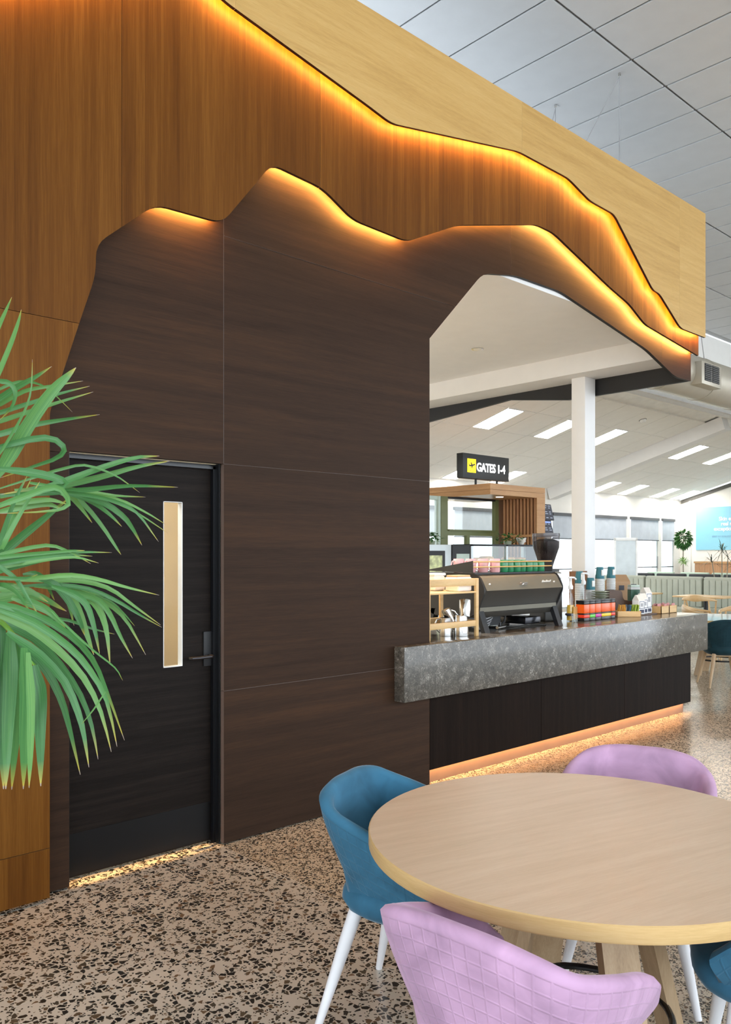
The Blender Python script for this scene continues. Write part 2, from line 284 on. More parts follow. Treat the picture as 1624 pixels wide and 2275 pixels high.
# ---------------------------------------------------------------- mesh helpers
class M:
    def __init__(s): s.v = []; s.f = []; s.mi = []; s.uv = {}
    def add(s, verts, faces, mi=0):
        b = len(s.v); s.v += [tuple(v) for v in verts]
        for f in faces: s.f.append(tuple(b+i for i in f)); s.mi.append(mi)
        return s
    def box(s, x0, x1, y0, y1, z0, z1, mi=0):
        x0, x1 = min(x0, x1), max(x0, x1); y0, y1 = min(y0, y1), max(y0, y1); z0, z1 = min(z0, z1), max(z0, z1)
        v = [(x, y, z) for z in (z0, z1) for y in (y0, y1) for x in (x0, x1)]
        return s.add(v, [(0, 2, 3, 1), (4, 5, 7, 6), (0, 1, 5, 4), (2, 6, 7, 3), (0, 4, 6, 2), (1, 3, 7, 5)], mi)
    def rbox(s, x0, x1, y0, y1, z0, z1, r=0.01, seg=2, mi=0):
        bm = bmesh.new(); bmesh.ops.create_cube(bm, size=1)
        bmesh.ops.scale(bm, vec=(x1-x0, y1-y0, z1-z0), verts=bm.verts); bmesh.ops.translate(bm, vec=((x0+x1)/2, (y0+y1)/2, (z0+z1)/2), verts=bm.verts)
        bmesh.ops.bevel(bm, geom=bm.edges[:], offset=r, segments=seg, profile=0.5, affect='EDGES')
        bm.verts.index_update()
        s.add([v.co[:] for v in bm.verts], [[v.index for v in f.verts] for f in bm.faces], mi); bm.free(); return s
    def tube(s, pts, r, n=8, mi=0, cap=True):
        pts = [Vector(p) for p in pts]; k = len(pts); rs = r if isinstance(r, (list, tuple)) else [r]*k
        vs = []; ref = None
        for i, p in enumerate(pts):
            d = (pts[min(i+1, k-1)]-pts[max(i-1, 0)]).normalized()
            if ref is None: ref = Vector((0, 0, 1)) if abs(d.z) < 0.9 else Vector((1, 0, 0))
            a = (ref - d*ref.dot(d)).normalized(); b = d.cross(a); ref = a
            for j in range(n):
                q = 2*math.pi*j/n; vs.append(p + (a*math.cos(q)+b*math.sin(q))*rs[i])
        fs = [(i*n+j, i*n+(j+1) % n, (i+1)*n+(j+1) % n, (i+1)*n+j) for i in range(k-1) for j in range(n)]
        if cap: fs += [tuple(reversed(range(n))), tuple((k-1)*n+j for j in range(n))]
        return s.add(vs, fs, mi)
    def lathe(s, prof, n=20, c=(0, 0, 0), mi=0, capb=True, capt=True):
        vs = [(c[0]+r*math.cos(2*math.pi*j/n), c[1]+r*math.sin(2*math.pi*j/n), c[2]+z) for r, z in prof for j in range(n)]
        k = len(prof)
        fs = [(i*n+j, i*n+(j+1) % n, (i+1)*n+(j+1) % n, (i+1)*n+j) for i in range(k-1) for j in range(n)]
        if capb: fs.append(tuple(reversed(range(n))))
        if capt: fs.append(tuple((k-1)*n+j for j in range(n)))
        return s.add(vs, fs, mi)
    def prism(s, poly, a, b, axis, mi=0):
        """poly of 2D points extruded from a to b along axis (0 x: poly=(y,z); 1 y: poly=(x,z); 2 z: poly=(x,y))"""
        def pt(p, h): return {0: (h, p[0], p[1]), 1: (p[0], h, p[1]), 2: (p[0], p[1], h)}[axis]
        n = len(poly); vs = [pt(p, a) for p in poly]+[pt(p, b) for p in poly]
        fs = [tuple(range(n)), tuple(reversed(range(n, 2*n)))]+[(i, (i+1) % n, n+(i+1) % n, n+i) for i in range(n)]
        return s.add(vs, fs, mi)
    def xform(s, mat, start=0):
        for i in range(start, len(s.v)): s.v[i] = tuple(mat @ Vector(s.v[i]))
        return s
    def obj(s, name, mats, parent=None, loc=(0, 0, 0), rot=(0, 0, 0), smooth=35, uv=None, fixn=True):
        me = bpy.data.meshes.new(name); me.from_pydata(s.v, [], s.f)
        mats = mats if isinstance(mats, (list, tuple)) else [mats]
        for m in mats: me.materials.append(MATS[m])
        for p, i in zip(me.polygons, s.mi): p.material_index = i
        if fixn:
            bm = bmesh.new(); bm.from_mesh(me); bmesh.ops.recalc_face_normals(bm, faces=bm.faces[:]); bm.to_mesh(me); bm.free()
        if uv:
            l = me.uv_layers.new(name='UVMap')
            for lp in me.loops: l.data[lp.index].uv = uv[lp.vertex_index]
        if smooth:
            me.shade_smooth(); me.set_sharp_from_angle(angle=math.radians(smooth))
        o = bpy.data.objects.new(name, me); COL.objects.link(o)
        o.location = loc; o.rotation_euler = rot
        if parent: o.parent = parent
        return o
def tag(o, label=None, cat=None, group=None, kind=None):
    if label: o['label'] = label
    if cat: o['category'] = cat
    if group: o['group'] = group
    if kind: o['kind'] = kind
    return o
def thing(name, label, cat, loc=(0, 0, 0), rz=0, group=None):
    o = bpy.data.objects.new(name, None); COL.objects.link(o); o.empty_display_size = 0.1
    o.location = loc; o.rotation_euler = (0, 0, rz); return tag(o, label, cat, group)
def struct(name, label=None, cat=None):
    o = bpy.data.objects.new(name, None); COL.objects.link(o); o.empty_display_size = 0.1
    return tag(o, label, cat, kind='structure')
def copy_tree(o, label, loc, rz, parent=None):
    c = o.copy(); COL.objects.link(c); c.parent = parent
    if parent is None: c.location = loc; c.rotation_euler = (0, 0, rz); c['label'] = label
    for ch in o.children: copy_tree(ch, None, None, None, c)
    return c
def bez_round(poly, r, closed=False, n=4):
    """round the corners of a 2D polyline"""
    out = []; k = len(poly)
    for i, p in enumerate(poly):
        if not closed and i in (0, k-1): out.append(Vector(p)); continue
        p = Vector(p); a = Vector(poly[i-1]); b = Vector(poly[(i+1) % k])
        ra = min(r, (a-p).length*0.45); rb = min(r, (b-p).length*0.45)
        q0 = p+(a-p).normalized()*ra; q1 = p+(b-p).normalized()*rb
        for j in range(n+1):
            s = j/n; out.append(q0*(1-s)**2+p*2*s*(1-s)+q1*s*s)
    return out
def spline(pts, n):
    """Catmull-Rom through pts, n samples"""
    pts = [np.array(p, float) for p in pts]; q = [2*pts[0]-pts[1]]+pts+[2*pts[-1]-pts[-2]]
    out = []; k = len(pts)-1
    for i in range(n):
        u = i/(n-1)*k; j = min(int(u), k-1); f = u-j
        a, b, c, d = q[j:j+4]
        out.append(0.5*((2*b)+(-a+c)*f+(2*a-5*b+4*c-d)*f*f+(-a+3*b-3*c+d)*f**3))
    return out
# ================================================================ STRUCTURE
YD, YB, YL = 3.829, 3.751, 3.680           # faces of the dark, brown and light timber layers
XE = 7.933                                 # far end of the feature wall
ZC, ZF = 5.7, 3.68                         # high tiled ceiling, white cafe ceiling
HY, HX = 11.15, 22.44                      # window wall and poster wall of the hall
def zs(y): return 3.076 + 0.29*(HY-y)      # raking hall ceiling
# ---- floor: slabs with pale joints
fl = struct('floor')
JX, JY = 2.46, 2.96
for (x0, x1, y0, y1, mt) in ((-14, JX, -14, JY, 'terrazzo_coarse'), (-14, JX, JY, 5.6, 'terrazzo_coarse'), (JX, 26, JY, 14, 'terrazzo_fine'), (JX, 26, -14, JY, 'terrazzo_fine')):
    M().box(x0+0.003, x1-0.003, y0+0.003, y1-0.003, -0.12, 0).obj('floor_slab', mt, fl)
j = M(); j.box(-14, 26, JY-0.004, JY+0.004, -0.1, -0.0008); j.box(JX-0.004, JX+0.004, -14, 14, -0.1, -0.0009); j.obj('slab_joint', 'joint_pale', fl)
# ---- panels cut from a profile
def cut_panels(parent, poly, yf, th, cells, mats, gap=0.0013, name='wall_panel'):
    """poly (x,z) cut into cells (x0,x1,z0,z1); mats = face, profile edge, seam edge"""
    for (x0, x1, z0, z1) in cells:
        bm = bmesh.new(); vs = [bm.verts.new((p[0], yf, p[1])) for p in poly]
        for tri in tessellate_polygon([[Vector((p[0], p[1], 0)) for p in poly]]): bm.faces.new([vs[i] for i in tri])
        for co, no in (((x0+gap, 0, 0), (-1, 0, 0)), ((x1-gap, 0, 0), (1, 0, 0)), ((0, 0, z0+gap), (0, 0, -1)), ((0, 0, z1-gap), (0, 0, 1))):
            bmesh.ops.bisect_plane(bm, geom=bm.verts[:]+bm.edges[:]+bm.faces[:], plane_co=co, plane_no=no, clear_outer=True, dist=1e-5)
        if not bm.faces: bm.free(); continue
        bmesh.ops.remove_doubles(bm, verts=bm.verts, dist=1e-5)
        bm.verts.index_update(); n = len(bm.verts); m = M()
        m.add([v.co[:] for v in bm.verts]+[(v.co.x, yf+th, v.co.z) for v in bm.verts], [])
        for f in bm.faces:
            ii = [v.index for v in f.verts]; m.f.append(tuple(ii)); m.mi.append(0); m.f.append(tuple(n+i for i in reversed(ii))); m.mi.append(1)
        for e in bm.edges:
            if len(e.link_faces) == 1:
                a, b = e.verts
                seam = (abs(a.co.x-b.co.x) < 1e-4 and min(abs(a.co.x-x0), abs(a.co.x-x1)) < 0.004) or (abs(a.co.z-b.co.z) < 1e-4 and min(abs(a.co.z-z0), abs(a.co.z-z1)) < 0.004)
                m.f.append((a.index, b.index, n+b.index, n+a.index)); m.mi.append(2 if seam else 1)
        bm.free()
        m.obj(name, list(mats), parent, smooth=0)
def XZ(lst, Y): return [(P(x, y, Y=Y).x, P(x, y, Y=Y).z) for x, y in lst]
# dark layer: door hole, serving opening
wd = struct('wall_dark')
op = bez_round(XZ([(954.3, 752), (1073, 607), (1146, 612), (1247, 648), (1437, 776), (1500, 837), (1536, 847)], YD), 0.09)
op = [(p.x, p.y) for p in op]; XO = op[0][0]; op[-1] = (XE, op[-1][1])
DX0, DX1, DZ = 1.612, 2.472, 2.083
dark = [(-3, 0.01), (DX0, 0.01), (DX0, DZ), (DX1, DZ), (DX1, 0.008), (XO, 0.008)]+op+[(XE, 4.6), (-3, 4.6)]
B = 99
cells = [(-B, DX1, DZ-0.01, B), (-B, DX0, -B, DZ-0.01), (DX1, 5.02, 3.33, B), (DX1, 5.02, DZ, 3.33), (DX1, 5.02, 0.841, DZ), (DX1, 5.02, -B, 0.841), (5.02, 7.35, -B, B), (7.35, B, -B, B)]
cut_panels(wd, dark, YD, 0.03, cells, ('oak_dark', 'layer_edge', 'seam_edge'))
def joint(x0, x1, z0, z1): M().box(x0, x1, YD-0.0006, YD+0.002, z0, z1).obj('panel_joint', 'joint_dark', wd)
joint(DX1-0.0012, DX1+0.0012, DZ, 4.0); joint(DX1+0.002, XO-0.002, DZ-0.0008, DZ+0.0008); joint(DX1+0.002, XO-0.002, 0.8399, 0.8421); joint(DX1+0.002, 4.3, 3.3295, 3.3305)
# brown layer
wb = struct('wall_brown')
bl = XZ([(110.5, 1400), (110.5, 922), (112, 912), (179, 709), (213, 610), (213, 542), (347, 454), (494, 495), (605, 364), (718, 418), (786, 488), (905, 536), (1018, 500), (1193, 499), (1231, 517.5), (1358, 640), (1399, 675), (1434, 720.5), (1552, 790.5)], YB)
bl = [(bl[0][0], 0.018)]+bl[1:]; bl[1] = (bl[0][0], bl[1][1])
XBL = bl[0][0]
bl[-1] = (XE, bl[-1][1])
blr = [(p.x, p.y) for p in bez_round(bl, 0.07)]
brown = [(-3, 0.018)]+blr+[(XE, 4.75), (-3, 4.75)]
cells = [(-B, 0.6, -B, B), (0.6, 1.84, 2.675, B), (0.6, 1.84, 0.245, 2.675), (0.6, 1.84, -B, 0.245), (1.84, 3.09, -B, B), (3.09, 5.03, -B, B), (5.03, 6.3, -B, B), (6.3, 7.45, -B, B), (7.45, B, -B, B)]
cut_panels(wb, brown, YB, 0.02, cells, ('oak_brown', 'layer_edge', 'seam_edge_brown'))
# light layer
wl = struct('wall_light')
lr = XZ([(497, 0), (820, 235), (871, 274), (1152.6, 336), (1264, 396), (1312.5, 446.5), (1365.7, 476), (1452, 645), (1466, 652), (1513, 729), (1569.7, 751)], YL)
lr = [(-3, 3.75), (0.4, 3.9), (1.2, 4.07), (2.12, 4.63)]+lr; lr[-1] = (XE, lr[-1][1])
lrr = [(p.x, p.y) for p in bez_round(lr, 0.06)]
light = lrr+[(XE, 4.928), (-3, 4.928)]
cut_panels(wl, light, YL, 0.02, [(-B, 2.45, -B, B), (2.45, 4.96, -B, B), (4.96, 7.40, -B, B), (7.40, B, -B, B)], ('oak_light', 'layer_edge', 'seam_edge_light'), gap=0.0008)
# unseen cap added so strip light stays off the ceiling; backing board behind
M().box(-3, XE-0.002, YL+0.0205, 4.4, 4.80, 4.90).obj('light_stop_cap', 'layer_edge', wl)
M().box(-3, XE-0.05, YD+0.031, YD+0.05, 3.78, 4.80).obj('wall_backing', 'layer_edge', wd)
def strip(parent, line, yf, depth_in, mat, name='led_strip', inset=0.030):
    """LED tape on the back of a layer, set in from its profile"""
    pts = [Vector((p[0], p[1])) for p in line]; off = []
    for i, p in enumerate(pts):
        d = (pts[min(i+1, len(pts)-1)]-pts[max(i-1, 0)]).normalized(); off.append(p+Vector((-d.y, d.x))*inset)
    m = M(); w = 0.005
    for a, b in zip(off[:-1], off[1:]):
        if (b-a).length < 1e-4: continue
        d = (b-a).normalized(); nn = Vector((-d.y, d.x))*w; sl_ = d.y/max(abs(d.x), 1e-3)
        if sl_ > 0.62 or d.x <= 0: continue          # the tape is not carried up the steep rises
        vs = []
        for q in (a, b):
            vs += [(q.x-nn.x, yf, q.y-nn.y), (q.x+nn.x, yf, q.y+nn.y), (q.x+nn.x, yf+depth_in, q.y+nn.y), (q.x-nn.x, yf+depth_in, q.y-nn.y)]
        m.add(vs, [(0, 1, 5, 4), (1, 2, 6, 5), (2, 3, 7, 6), (3, 0, 4, 7), (0, 3, 2, 1), (4, 5, 6, 7)], 1 if sl_ > 0.2 else 0)
    mat = [mat, 'led_warm_dim' if mat == 'led_warm_low' else mat]
    return m.obj(name, mat, parent, smooth=0)
for nm, y0_, y1_, zz in ((wl, YL+0.021, YB-0.001, lr[-1][1]+0.03), (wb, YB+0.021, YD-0.001, bl[-1][1]+0.03)):
    M().box(XE-0.014, XE-0.004, y0_, y1_, zz, 4.79).obj('light_stop_end', 'layer_edge', nm)  # blocks added to stop strip light leaking past the wall end
strip(wl, [q for q in lrr if q[0] < XE-0.01]+[(XE-0.02, lr[-1][1]+0.006)], YL+0.021, 0.008, 'led_warm')
strip(wb, [q for q in blr if q[1] > 3.05 and q[0] < XE-0.01]+[(XE-0.02, bl[-1][1]+0.006)], YB+0.038, 0.008, 'led_warm_low', inset=0.042)
# hangers on the wall top
for hx, hy, lab in ((6.36, 3.70, 'long thin hanging wire rising above the pale timber'), (6.38, 4.36, 'short stub of hanging wire above the pale timber, further left')):
    t = thing('suspension_wire', lab, 'wire', (hx, hy, 0))
    M().tube([(0, 0, 4.90 if hy > 4 else 4.925), (0, 0, ZC)], 0.004, 6).obj('wire', 'cable_grey', t)
    M().lathe([(0.012, -0.02), (0.012, 0.0)], 8, (0, 0, ZC)).obj('ceiling_clip', 'steel', t)
    M().tube([(-0.26, 0.30 if hy < 4 else 0.0, 4.90), (0, 0, ZC-0.03)], 0.003, 6).obj('stay', 'cable_grey', t)
# ---- door
door = struct('door_1', 'black timber door with a slim glazed panel, behind the palm', 'door')
YDo = 3.923
GX0, GX1, GZ0, GZ1 = 2.158, 2.272, 0.988, 1.87
m = M()
m.box(DX0+0.012, GX0, YDo, YDo+0.04, 0.012, DZ-0.012); m.box(GX1, DX1-0.012, YDo, YDo+0.04, 0.012, DZ-0.012)
m.box(GX0, GX1, YDo, YDo+0.04, 0.012, GZ0); m.box(GX0, GX1, YDo, YDo+0.04, GZ1, DZ-0.012)
m.obj('door_leaf', 'door_dark', door)
M().box(DX0+0.03, DX1-0.03, YDo-0.002, YDo, 0.02, 0.225).obj('kick_plate', 'kick_black', door)
M().box(GX0, GX1, YDo+0.018, YDo+0.022, GZ0, GZ1).obj('pane', 'door_pane', door)
m = M(); m.box(GX1-0.003, GX1, YDo-0.002, YDo+0.042, GZ0, GZ1); m.box(GX0, GX0+0.003, YDo-0.002, YDo+0.042, GZ0, GZ1); m.box(GX0, GX1, YDo-0.002, YDo+0.042, GZ0, GZ0+0.003); m.box(GX0, GX1, YDo-0.002, YDo+0.042, GZ1-0.003, GZ1)
m.obj('glazing_bead', 'white_plastic', door)
m = M(); m.rbox(2.398, 2.452, YDo-0.012, YDo, 0.975, 1.165, 0.003); m.obj('lock_plate', 'black_matt', door)
hd = M(); hd.tube([(2.428, YDo-0.01, 1.032), (2.428, YDo-0.055, 1.032), (2.41, YDo-0.062, 1.032), (2.33, YDo-0.062, 1.030), (2.305, YDo-0.055, 1.029), (2.302, YDo-0.03, 1.029)], 0.009, 10); hd.obj('door_handle', 'steel_dark', door)
fr = M(); fr.box(DX1-0.012, DX1-0.002, YD+0.03, YDo+0.06, 0, DZ); fr.box(DX0+0.002, DX0+0.012, YD+0.03, YDo+0.06, 0, DZ); fr.box(DX0, DX1, YD+0.072, YDo+0.06, DZ-0.012, DZ-0.002)
fr.box(DX1-0.026, DX1-0.012, YDo-0.03, YDo-0.004, 0, DZ-0.012); fr.box(DX0, DX1, YDo-0.03, YDo-0.004, DZ-0.026, DZ-0.012)
fr.obj('door_frame', 'black_frame', door)
# corridor behind the door
wc = struct('wall_corridor')
for nm, b in (('back', (0.4, 3.4, 5.3, 5.4, 0, 2.7)), ('side', (3.35, 3.45, 3.86, 5.4, 0, 2.7)), ('end', (0.3, 0.4, 3.86, 5.4, 0, 2.7)), ('soffit', (0.3, 3.45, 3.86, 5.4, 2.7, 2.76))):
    M().box(*b).obj('wall_lining', 'cream_paint', wc)
for b in ((0.4, DX0+0.002, YD+0.06, YD+0.085, 0, 2.7), (DX1-0.002, 3.35, YD+0.06, YD+0.085, 0, 2.7), (DX0+0.002, DX1-0.002, YD+0.06, YD+0.085, DZ-0.002, 2.7)): M().box(*b).obj('wall_lining', 'cream_paint', wc)  # unseen front linings, added to keep corridor light from leaking round the door
m = M(); m.box(1.5, 2.1, 4.4, 4.9, 2.68, 2.699); m.obj('corridor_light', 'corridor_lit', wc)
sw = thing('light_switch', 'small cream light switch seen through the door glass', 'switch', (3.335, 4.72, 1.2))
M().rbox(-0.01, 0.013, -0.06, 0.06, -0.09, 0.09, 0.003).obj('switch_plate', 'cream_paint', sw)
M().box(-0.016, -0.01, -0.012, 0.012, -0.015, 0.015).obj('switch_rocker', 'white_plastic', sw)
# warm line light in the door head, shining on the threshold
la = bpy.data.lights.new('door_head_strip', 'AREA'); la.shape = 'RECTANGLE'; la.size = 0.82; la.size_y = 0.012; la.energy = 0.38; la.color = (1, 0.55, 0.2); la.spread = math.radians(4)
lo = bpy.data.objects.new('door_head_strip', la); COL.objects.link(lo); lo.location = (2.04, YD+0.040, DZ+0.06); lo.rotation_euler = (0, 0, 0)
# ---- serving counter
ctr = thing('serving_counter', 'long speckled grey stone counter on dark timber panels with a lit kick', 'counter', (0, 0, 0))
CX0, CX1, CYF, CYB, CZT, CZB = 3.780, 8.098, 3.734, 4.84, 0.985, 0.626
m = M(); m.rbox(CX0, CX1, CYF, YD-0.002, CZB, CZT, 0.003); m.box(XO+0.004, CX1-0.02, YD-0.003, CYB, CZT-0.06, CZT); m.obj('stone_top', 'counter_stone', ctr)
for a, b in ((XO+0.006, 5.41), (5.413, 6.67), (6.673, XE)):
    M().rbox(a, b, YD+0.002, YD+0.022, 0.111, CZB+0.1, 0.0015, 1).obj('front_panel', 'counter_dark', ctr)
M().box(XO+0.01, XE-0.02, 3.90, 3.915, 0, 0.16).obj('kick_board', 'skirting_bronze', ctr)
M().box(XO+0.01, XE-0.02, YD+0.023, YD+0.031, 0.118, 0.124).obj('kick_light', 'led_kick', ctr)
M().box(XE-0.022, XE, YD+0.024, CYB-0.05, 0.111, CZB+0.29).obj('end_panel', 'counter_dark', ctr)
M().box(XO+0.02, XE-0.03, CYB-0.1, CYB-0.06, 0.0, CZT-0.07).obj('back_panel', 'counter_dark', ctr)
# ---- cafe ceiling, bulkhead, fascia with a ridge cut, column
ce = struct('ceiling_cafe')
M().box(3.4, 7.47, YD+0.032, 9.3, ZF, ZF+0.08).obj('ceiling_sheet', 'white_paint', ce)
M().box(7.47, XE-0.045, YD+0.032, 9.3, 3.477, ZF+0.08).obj('bulkhead', 'white_paint', ce)
fz = 3.303
M().prism([(YD+0.031, fz), (5.23, fz), (6.04, 3.414), (7.37, fz), (9.3, fz), (9.3, 4.4), (YD+0.031, 4.4)], XE-0.043, XE-0.003, 0).obj('fascia_panel', 'dark_fascia', ce)
M().lathe([(0.062, -0.006), (0.062, 0.0)], 24, tuple(P(1061, 775, Z=ZF))).obj('lamp_rim', 'steel', ce)
M().lathe([(0.045, -0.008), (0.045, -0.005)], 24, tuple(P(1061, 775, Z=ZF))).obj('downlight_lens', 'white_porcelain', ce)
for yy in (4.7, 6.0, 7.3):        # unseen fill lamps with rims, added to brighten the cafe ceiling
    M().lathe([(0.06, -0.006), (0.06, 0.0)], 20, (4.45, yy, ZF)).obj('lamp_rim', 'steel', ce)
    dl_ = bpy.data.lights.new('aisle_fill_lamp', 'AREA'); dl_.shape = 'DISK'; dl_.size = 0.1; dl_.energy = 26; dl_.color = (1, 0.95, 0.90); dl_.spread = math.radians(105)
    do = bpy.data.objects.new('aisle_fill_lamp', dl_); COL.objects.link(do); do.location = (4.45, yy, ZF-0.008)
M().box(3.46, XO-0.02, YD+0.033, YD+0.05, 0, ZF).obj('wall_lining', 'white_paint', ce)  # unseen white lining added to bounce light up in the cafe
wcafe = struct('wall_cafe'); M().box(3.46, 3.56, YD+0.03, 9.3, 0, ZF).obj('wall_lining', 'cream_paint', wcafe)
col = struct('column_1'); tag(col, 'square white column behind the serving counter', 'column')
M().rbox(7.66, 7.86, 4.862, 5.03, 0, 3.477, 0.004).obj('column_shaft', 'white_paint', col)
# ---- high tiled ceiling (flat)
chh = struct('ceiling_high')
M().box(-7, HX, -6, 7.05, ZC+0.02, ZC+0.06).obj('ceiling_backing', 'ceiling_grid', chh)
TX, TY = 0.575, 1.12
ix0, iy0 = 5.694, 3.535
def tilemesh(lx, ly, mat, name, dz=0.012):
    me = M().box(0.012, lx-0.012, 0.012, ly-0.012, 0, dz).obj(name, mat)
    d = me.data; bpy.data.objects.remove(me); return d
td = tilemesh(TX, TY, 'ceiling_tile', 'ceiling_tile')
for i in range(-9, 22):
    for jy in range(-3, 3):
        x, y = ix0+i*TX, iy0+jy*TY
        o = bpy.data.objects.new('ceiling_tile', td); COL.objects.link(o); o.location = (x, y, ZC-0.001); o.parent = chh
m = M()
for i in range(-22, 32):
    for jy in range(-9, 4):
        if -9 <= i < 22 and -3 <= jy < 3: continue
        x, y = ix0+i*TX, iy0+jy*TY
        if x+TX > HX or y+TY > 7.05: continue
        m.box(x+0.009, x+TX-0.009, y+0.009, y+TY-0.009, ZC-0.001, ZC+0.011)
o = m.obj('outer_ceiling_tiles', 'ceiling_tile', chh, smooth=0); o['kind'] = 'stuff'
M().box(7.94, HX, 7.05, 7.11, zs(7.05)-0.03, ZC).obj('ceiling_fascia', 'hall_tile', chh)
# ---- raking hall ceiling with tiles
chs = struct('ceiling_hall')
ang = -math.atan(0.29)
def rake(o, x, y, dz=0.0):
    o.location = (x, y, zs(y)+dz); o.rotation_euler = (ang, 0, 0); return o
sl = math.hypot(1, 0.29)
bk = M().box(0, HX-3.6, 0, (HY-7.0)*sl, 0.03, 0.07).obj('ceiling_backing', 'hall_grid', chs); rake(bk, 3.6, 7.0)
HTX, HTY = 0.77, 0.78
td2 = M().box(0.006, HTX-0.006, 0.006, HTY*sl-0.006, 0.002, 0.03).obj('hall_tile', 'hall_tile'); d2 = td2.data; bpy.data.objects.remove(td2)
ys = [7.41, 8.19, 8.97, 9.75, 10.53]
for i in range(-6, 12):
    for y in ys:
        x = 13.0+i*HTX
        if x+HTX > HX: continue
        ly = HTY*sl if y < 10.5 else (HY-y)*sl
        o = bpy.data.objects.new('ceiling_tile', d2); COL.objects.link(o); o.parent = chs; rake(o, x, y)
        if y > 10.5: o.scale = (1, ly/(HTY*sl), 1)
r = struct('trim_1'); tag(r, 'raking white boxed rafter under the hall ceiling', 'rafter')
rb = M().box(-0.13, 0.13, 0, (HY-7.1)*sl, -0.26, 0.0).obj('rafter_box', 'white_paint', r); rake(rb, 16.1, 7.1)
sdp = P(1428, 953, Y=7.75); sdet = thing('smoke_detector', 'small round smoke detector on the hall ceiling near the rafter', 'detector'); rake(sdet, sdp.x, 7.75)
M().lathe([(0.07, -0.004), (0.07, 0.002)], 20).obj('detector_base', 'grille_dark', sdet); M().lathe([(0.035, -0.05), (0.055, -0.03), (0.06, -0.004)], 20).obj('detector_dome', 'white_plastic', sdet)
# lit ceiling panels
labs = ['lit ceiling panel nearest the dark fascia, first of its row', 'lit ceiling panel just left of the white column', 'lit ceiling panel just right of the white column', 'lit ceiling panel past the rafter, left of the pair at far right', 'lit ceiling panel cut by the right edge of the picture',
        'lit ceiling panel low behind the gate sign, left one', 'lit ceiling panel low behind the gate sign, right one', 'lit ceiling panel by the window wall, beside the column', 'lit ceiling panel by the window wall, second from the column', 'lit ceiling panel by the window wall, third from the column', 'lit ceiling panel in the corner by the poster wall']
spec = [(10.68, 8.21, 0.73), (12.40, 8.21, 0.73), (13.98, 8.21, 0.73), (17.42, 8.21, 0.73), (19.1, 8.21, 0.73), (12.28, 10.42, 0.66), (13.78, 10.42, 0.66), (17.58, 10.42, 0.66), (18.92, 10.42, 0.66), (20.56, 10.42, 0.66), (21.72, 10.42, 0.66)]
for (x, y, ly), lab in zip(spec, labs):
    t = thing('ceiling_light', lab, 'ceiling light', group='lit panels in the hall ceiling'); rake(t, x, y)
    m = M(); w = 0.42; ly *= sl
    m.box(-0.012, w+0.012, -0.012, 0, -0.010, 0.001); m.box(-0.012, w+0.012, ly, ly+0.012, -0.010, 0.001); m.box(-0.012, 0, 0, ly, -0.010, 0.001); m.box(w, w+0.012, 0, ly, -0.010, 0.001)
    m.obj('light_frame', 'white_paint', t)
    M().box(0, w, 0, ly, -0.006, -0.001).obj('diffuser', 'panel_lit', t)
# ---- window wall
ww = struct('wall_window')
ZW0, ZW1 = 0.25, 2.53
wins = [(9.4, 12.5), (12.7, 15.95), (16.15, 19.5), (19.68, 21.2), (21.36, 22.1)]
xs = [3.6]+[v for w in wins for v in w]+[HX]
for a, b in zip(xs[0::2], xs[1::2]): M().box(a, b, HY, HY+0.2, ZW0, ZW1).obj('wall_pier', 'wall_paint', ww)
M().box(3.6, HX, HY, HY+0.2, 0, ZW0).obj('wall_sill', 'wall_paint', ww); M().box(3.6, HX, HY, HY+0.2, ZW1, 3.4).obj('wall_head', 'wall_paint', ww)
for k, (a, b) in enumerate(wins):
    w = struct('window_%d' % (k+1))
    m = M(); f = 0.05
    m.box(a, a+f, HY+0.03, HY+0.09, ZW0, ZW1); m.box(b-f, b, HY+0.03, HY+0.09, ZW0, ZW1); m.box(a, b, HY+0.03, HY+0.09, ZW1-f, ZW1); m.box(a, b, HY+0.03, HY+0.09, ZW0, ZW0+f)
    if b-a > 2: m.box((a+b)/2-0.03, (a+b)/2+0.03, HY+0.03, HY+0.09, ZW0, ZW1)
    m.obj('window_frame', 'alu', w)
    M().box(a, b, HY+0.05, HY+0.056, ZW0, ZW1).obj('pane', 'pane', w)
    M().box(a, b, HY+0.02, HY+0.05, 1.185, 1.21).obj('window_rail', 'blind_head', w)
    bt = thing('roller_blind', ['grey roller blind half hidden by the kiosk', 'grey roller blind left of the white column', 'wide grey roller blind right of the white column', 'grey roller blind behind the whiteboard, second from the corner', 'narrow grey roller blind nearest the corner'][k], 'blind', (a+0.03, HY-0.02, 1.93))
    n = max(6, int((b-a)/0.09)); m = M(); vs = []; wv = b-a-0.06
    for i in range(n+1):
        x = wv*i/n; y = 0.012*math.sin(i*1.7)+0.008*math.sin(i*0.6)
        vs += [(x, y, 0), (x, y*0.3, 0.55), (x, y+0.006, 0), (x, y*0.3+0.006, 0.55)]
    for i in range(n): q = 4*i; m_ = [(q, q+4, q+5, q+1), (q+2, q+3, q+7, q+6), (q, q+2, q+6, q+4), (q+1, q+5, q+7, q+3)]; m.f += [tuple(f_) for f_ in m_]; m.mi += [0]*4
    m.v = vs; m.obj('fabric', 'blind_grey', bt)
    M().box(0, wv, -0.03, 0.03, 0.53, 0.6).obj('head_box', 'blind_head', bt); M().box(0, wv, -0.014, 0.02, -0.02, 0.004).obj('bottom_bar', 'blind_head', bt)
    M().box(wv-0.10, wv, 0.012, 0.02, 0, 0.55).obj('side_guide', 'blind_head', bt)
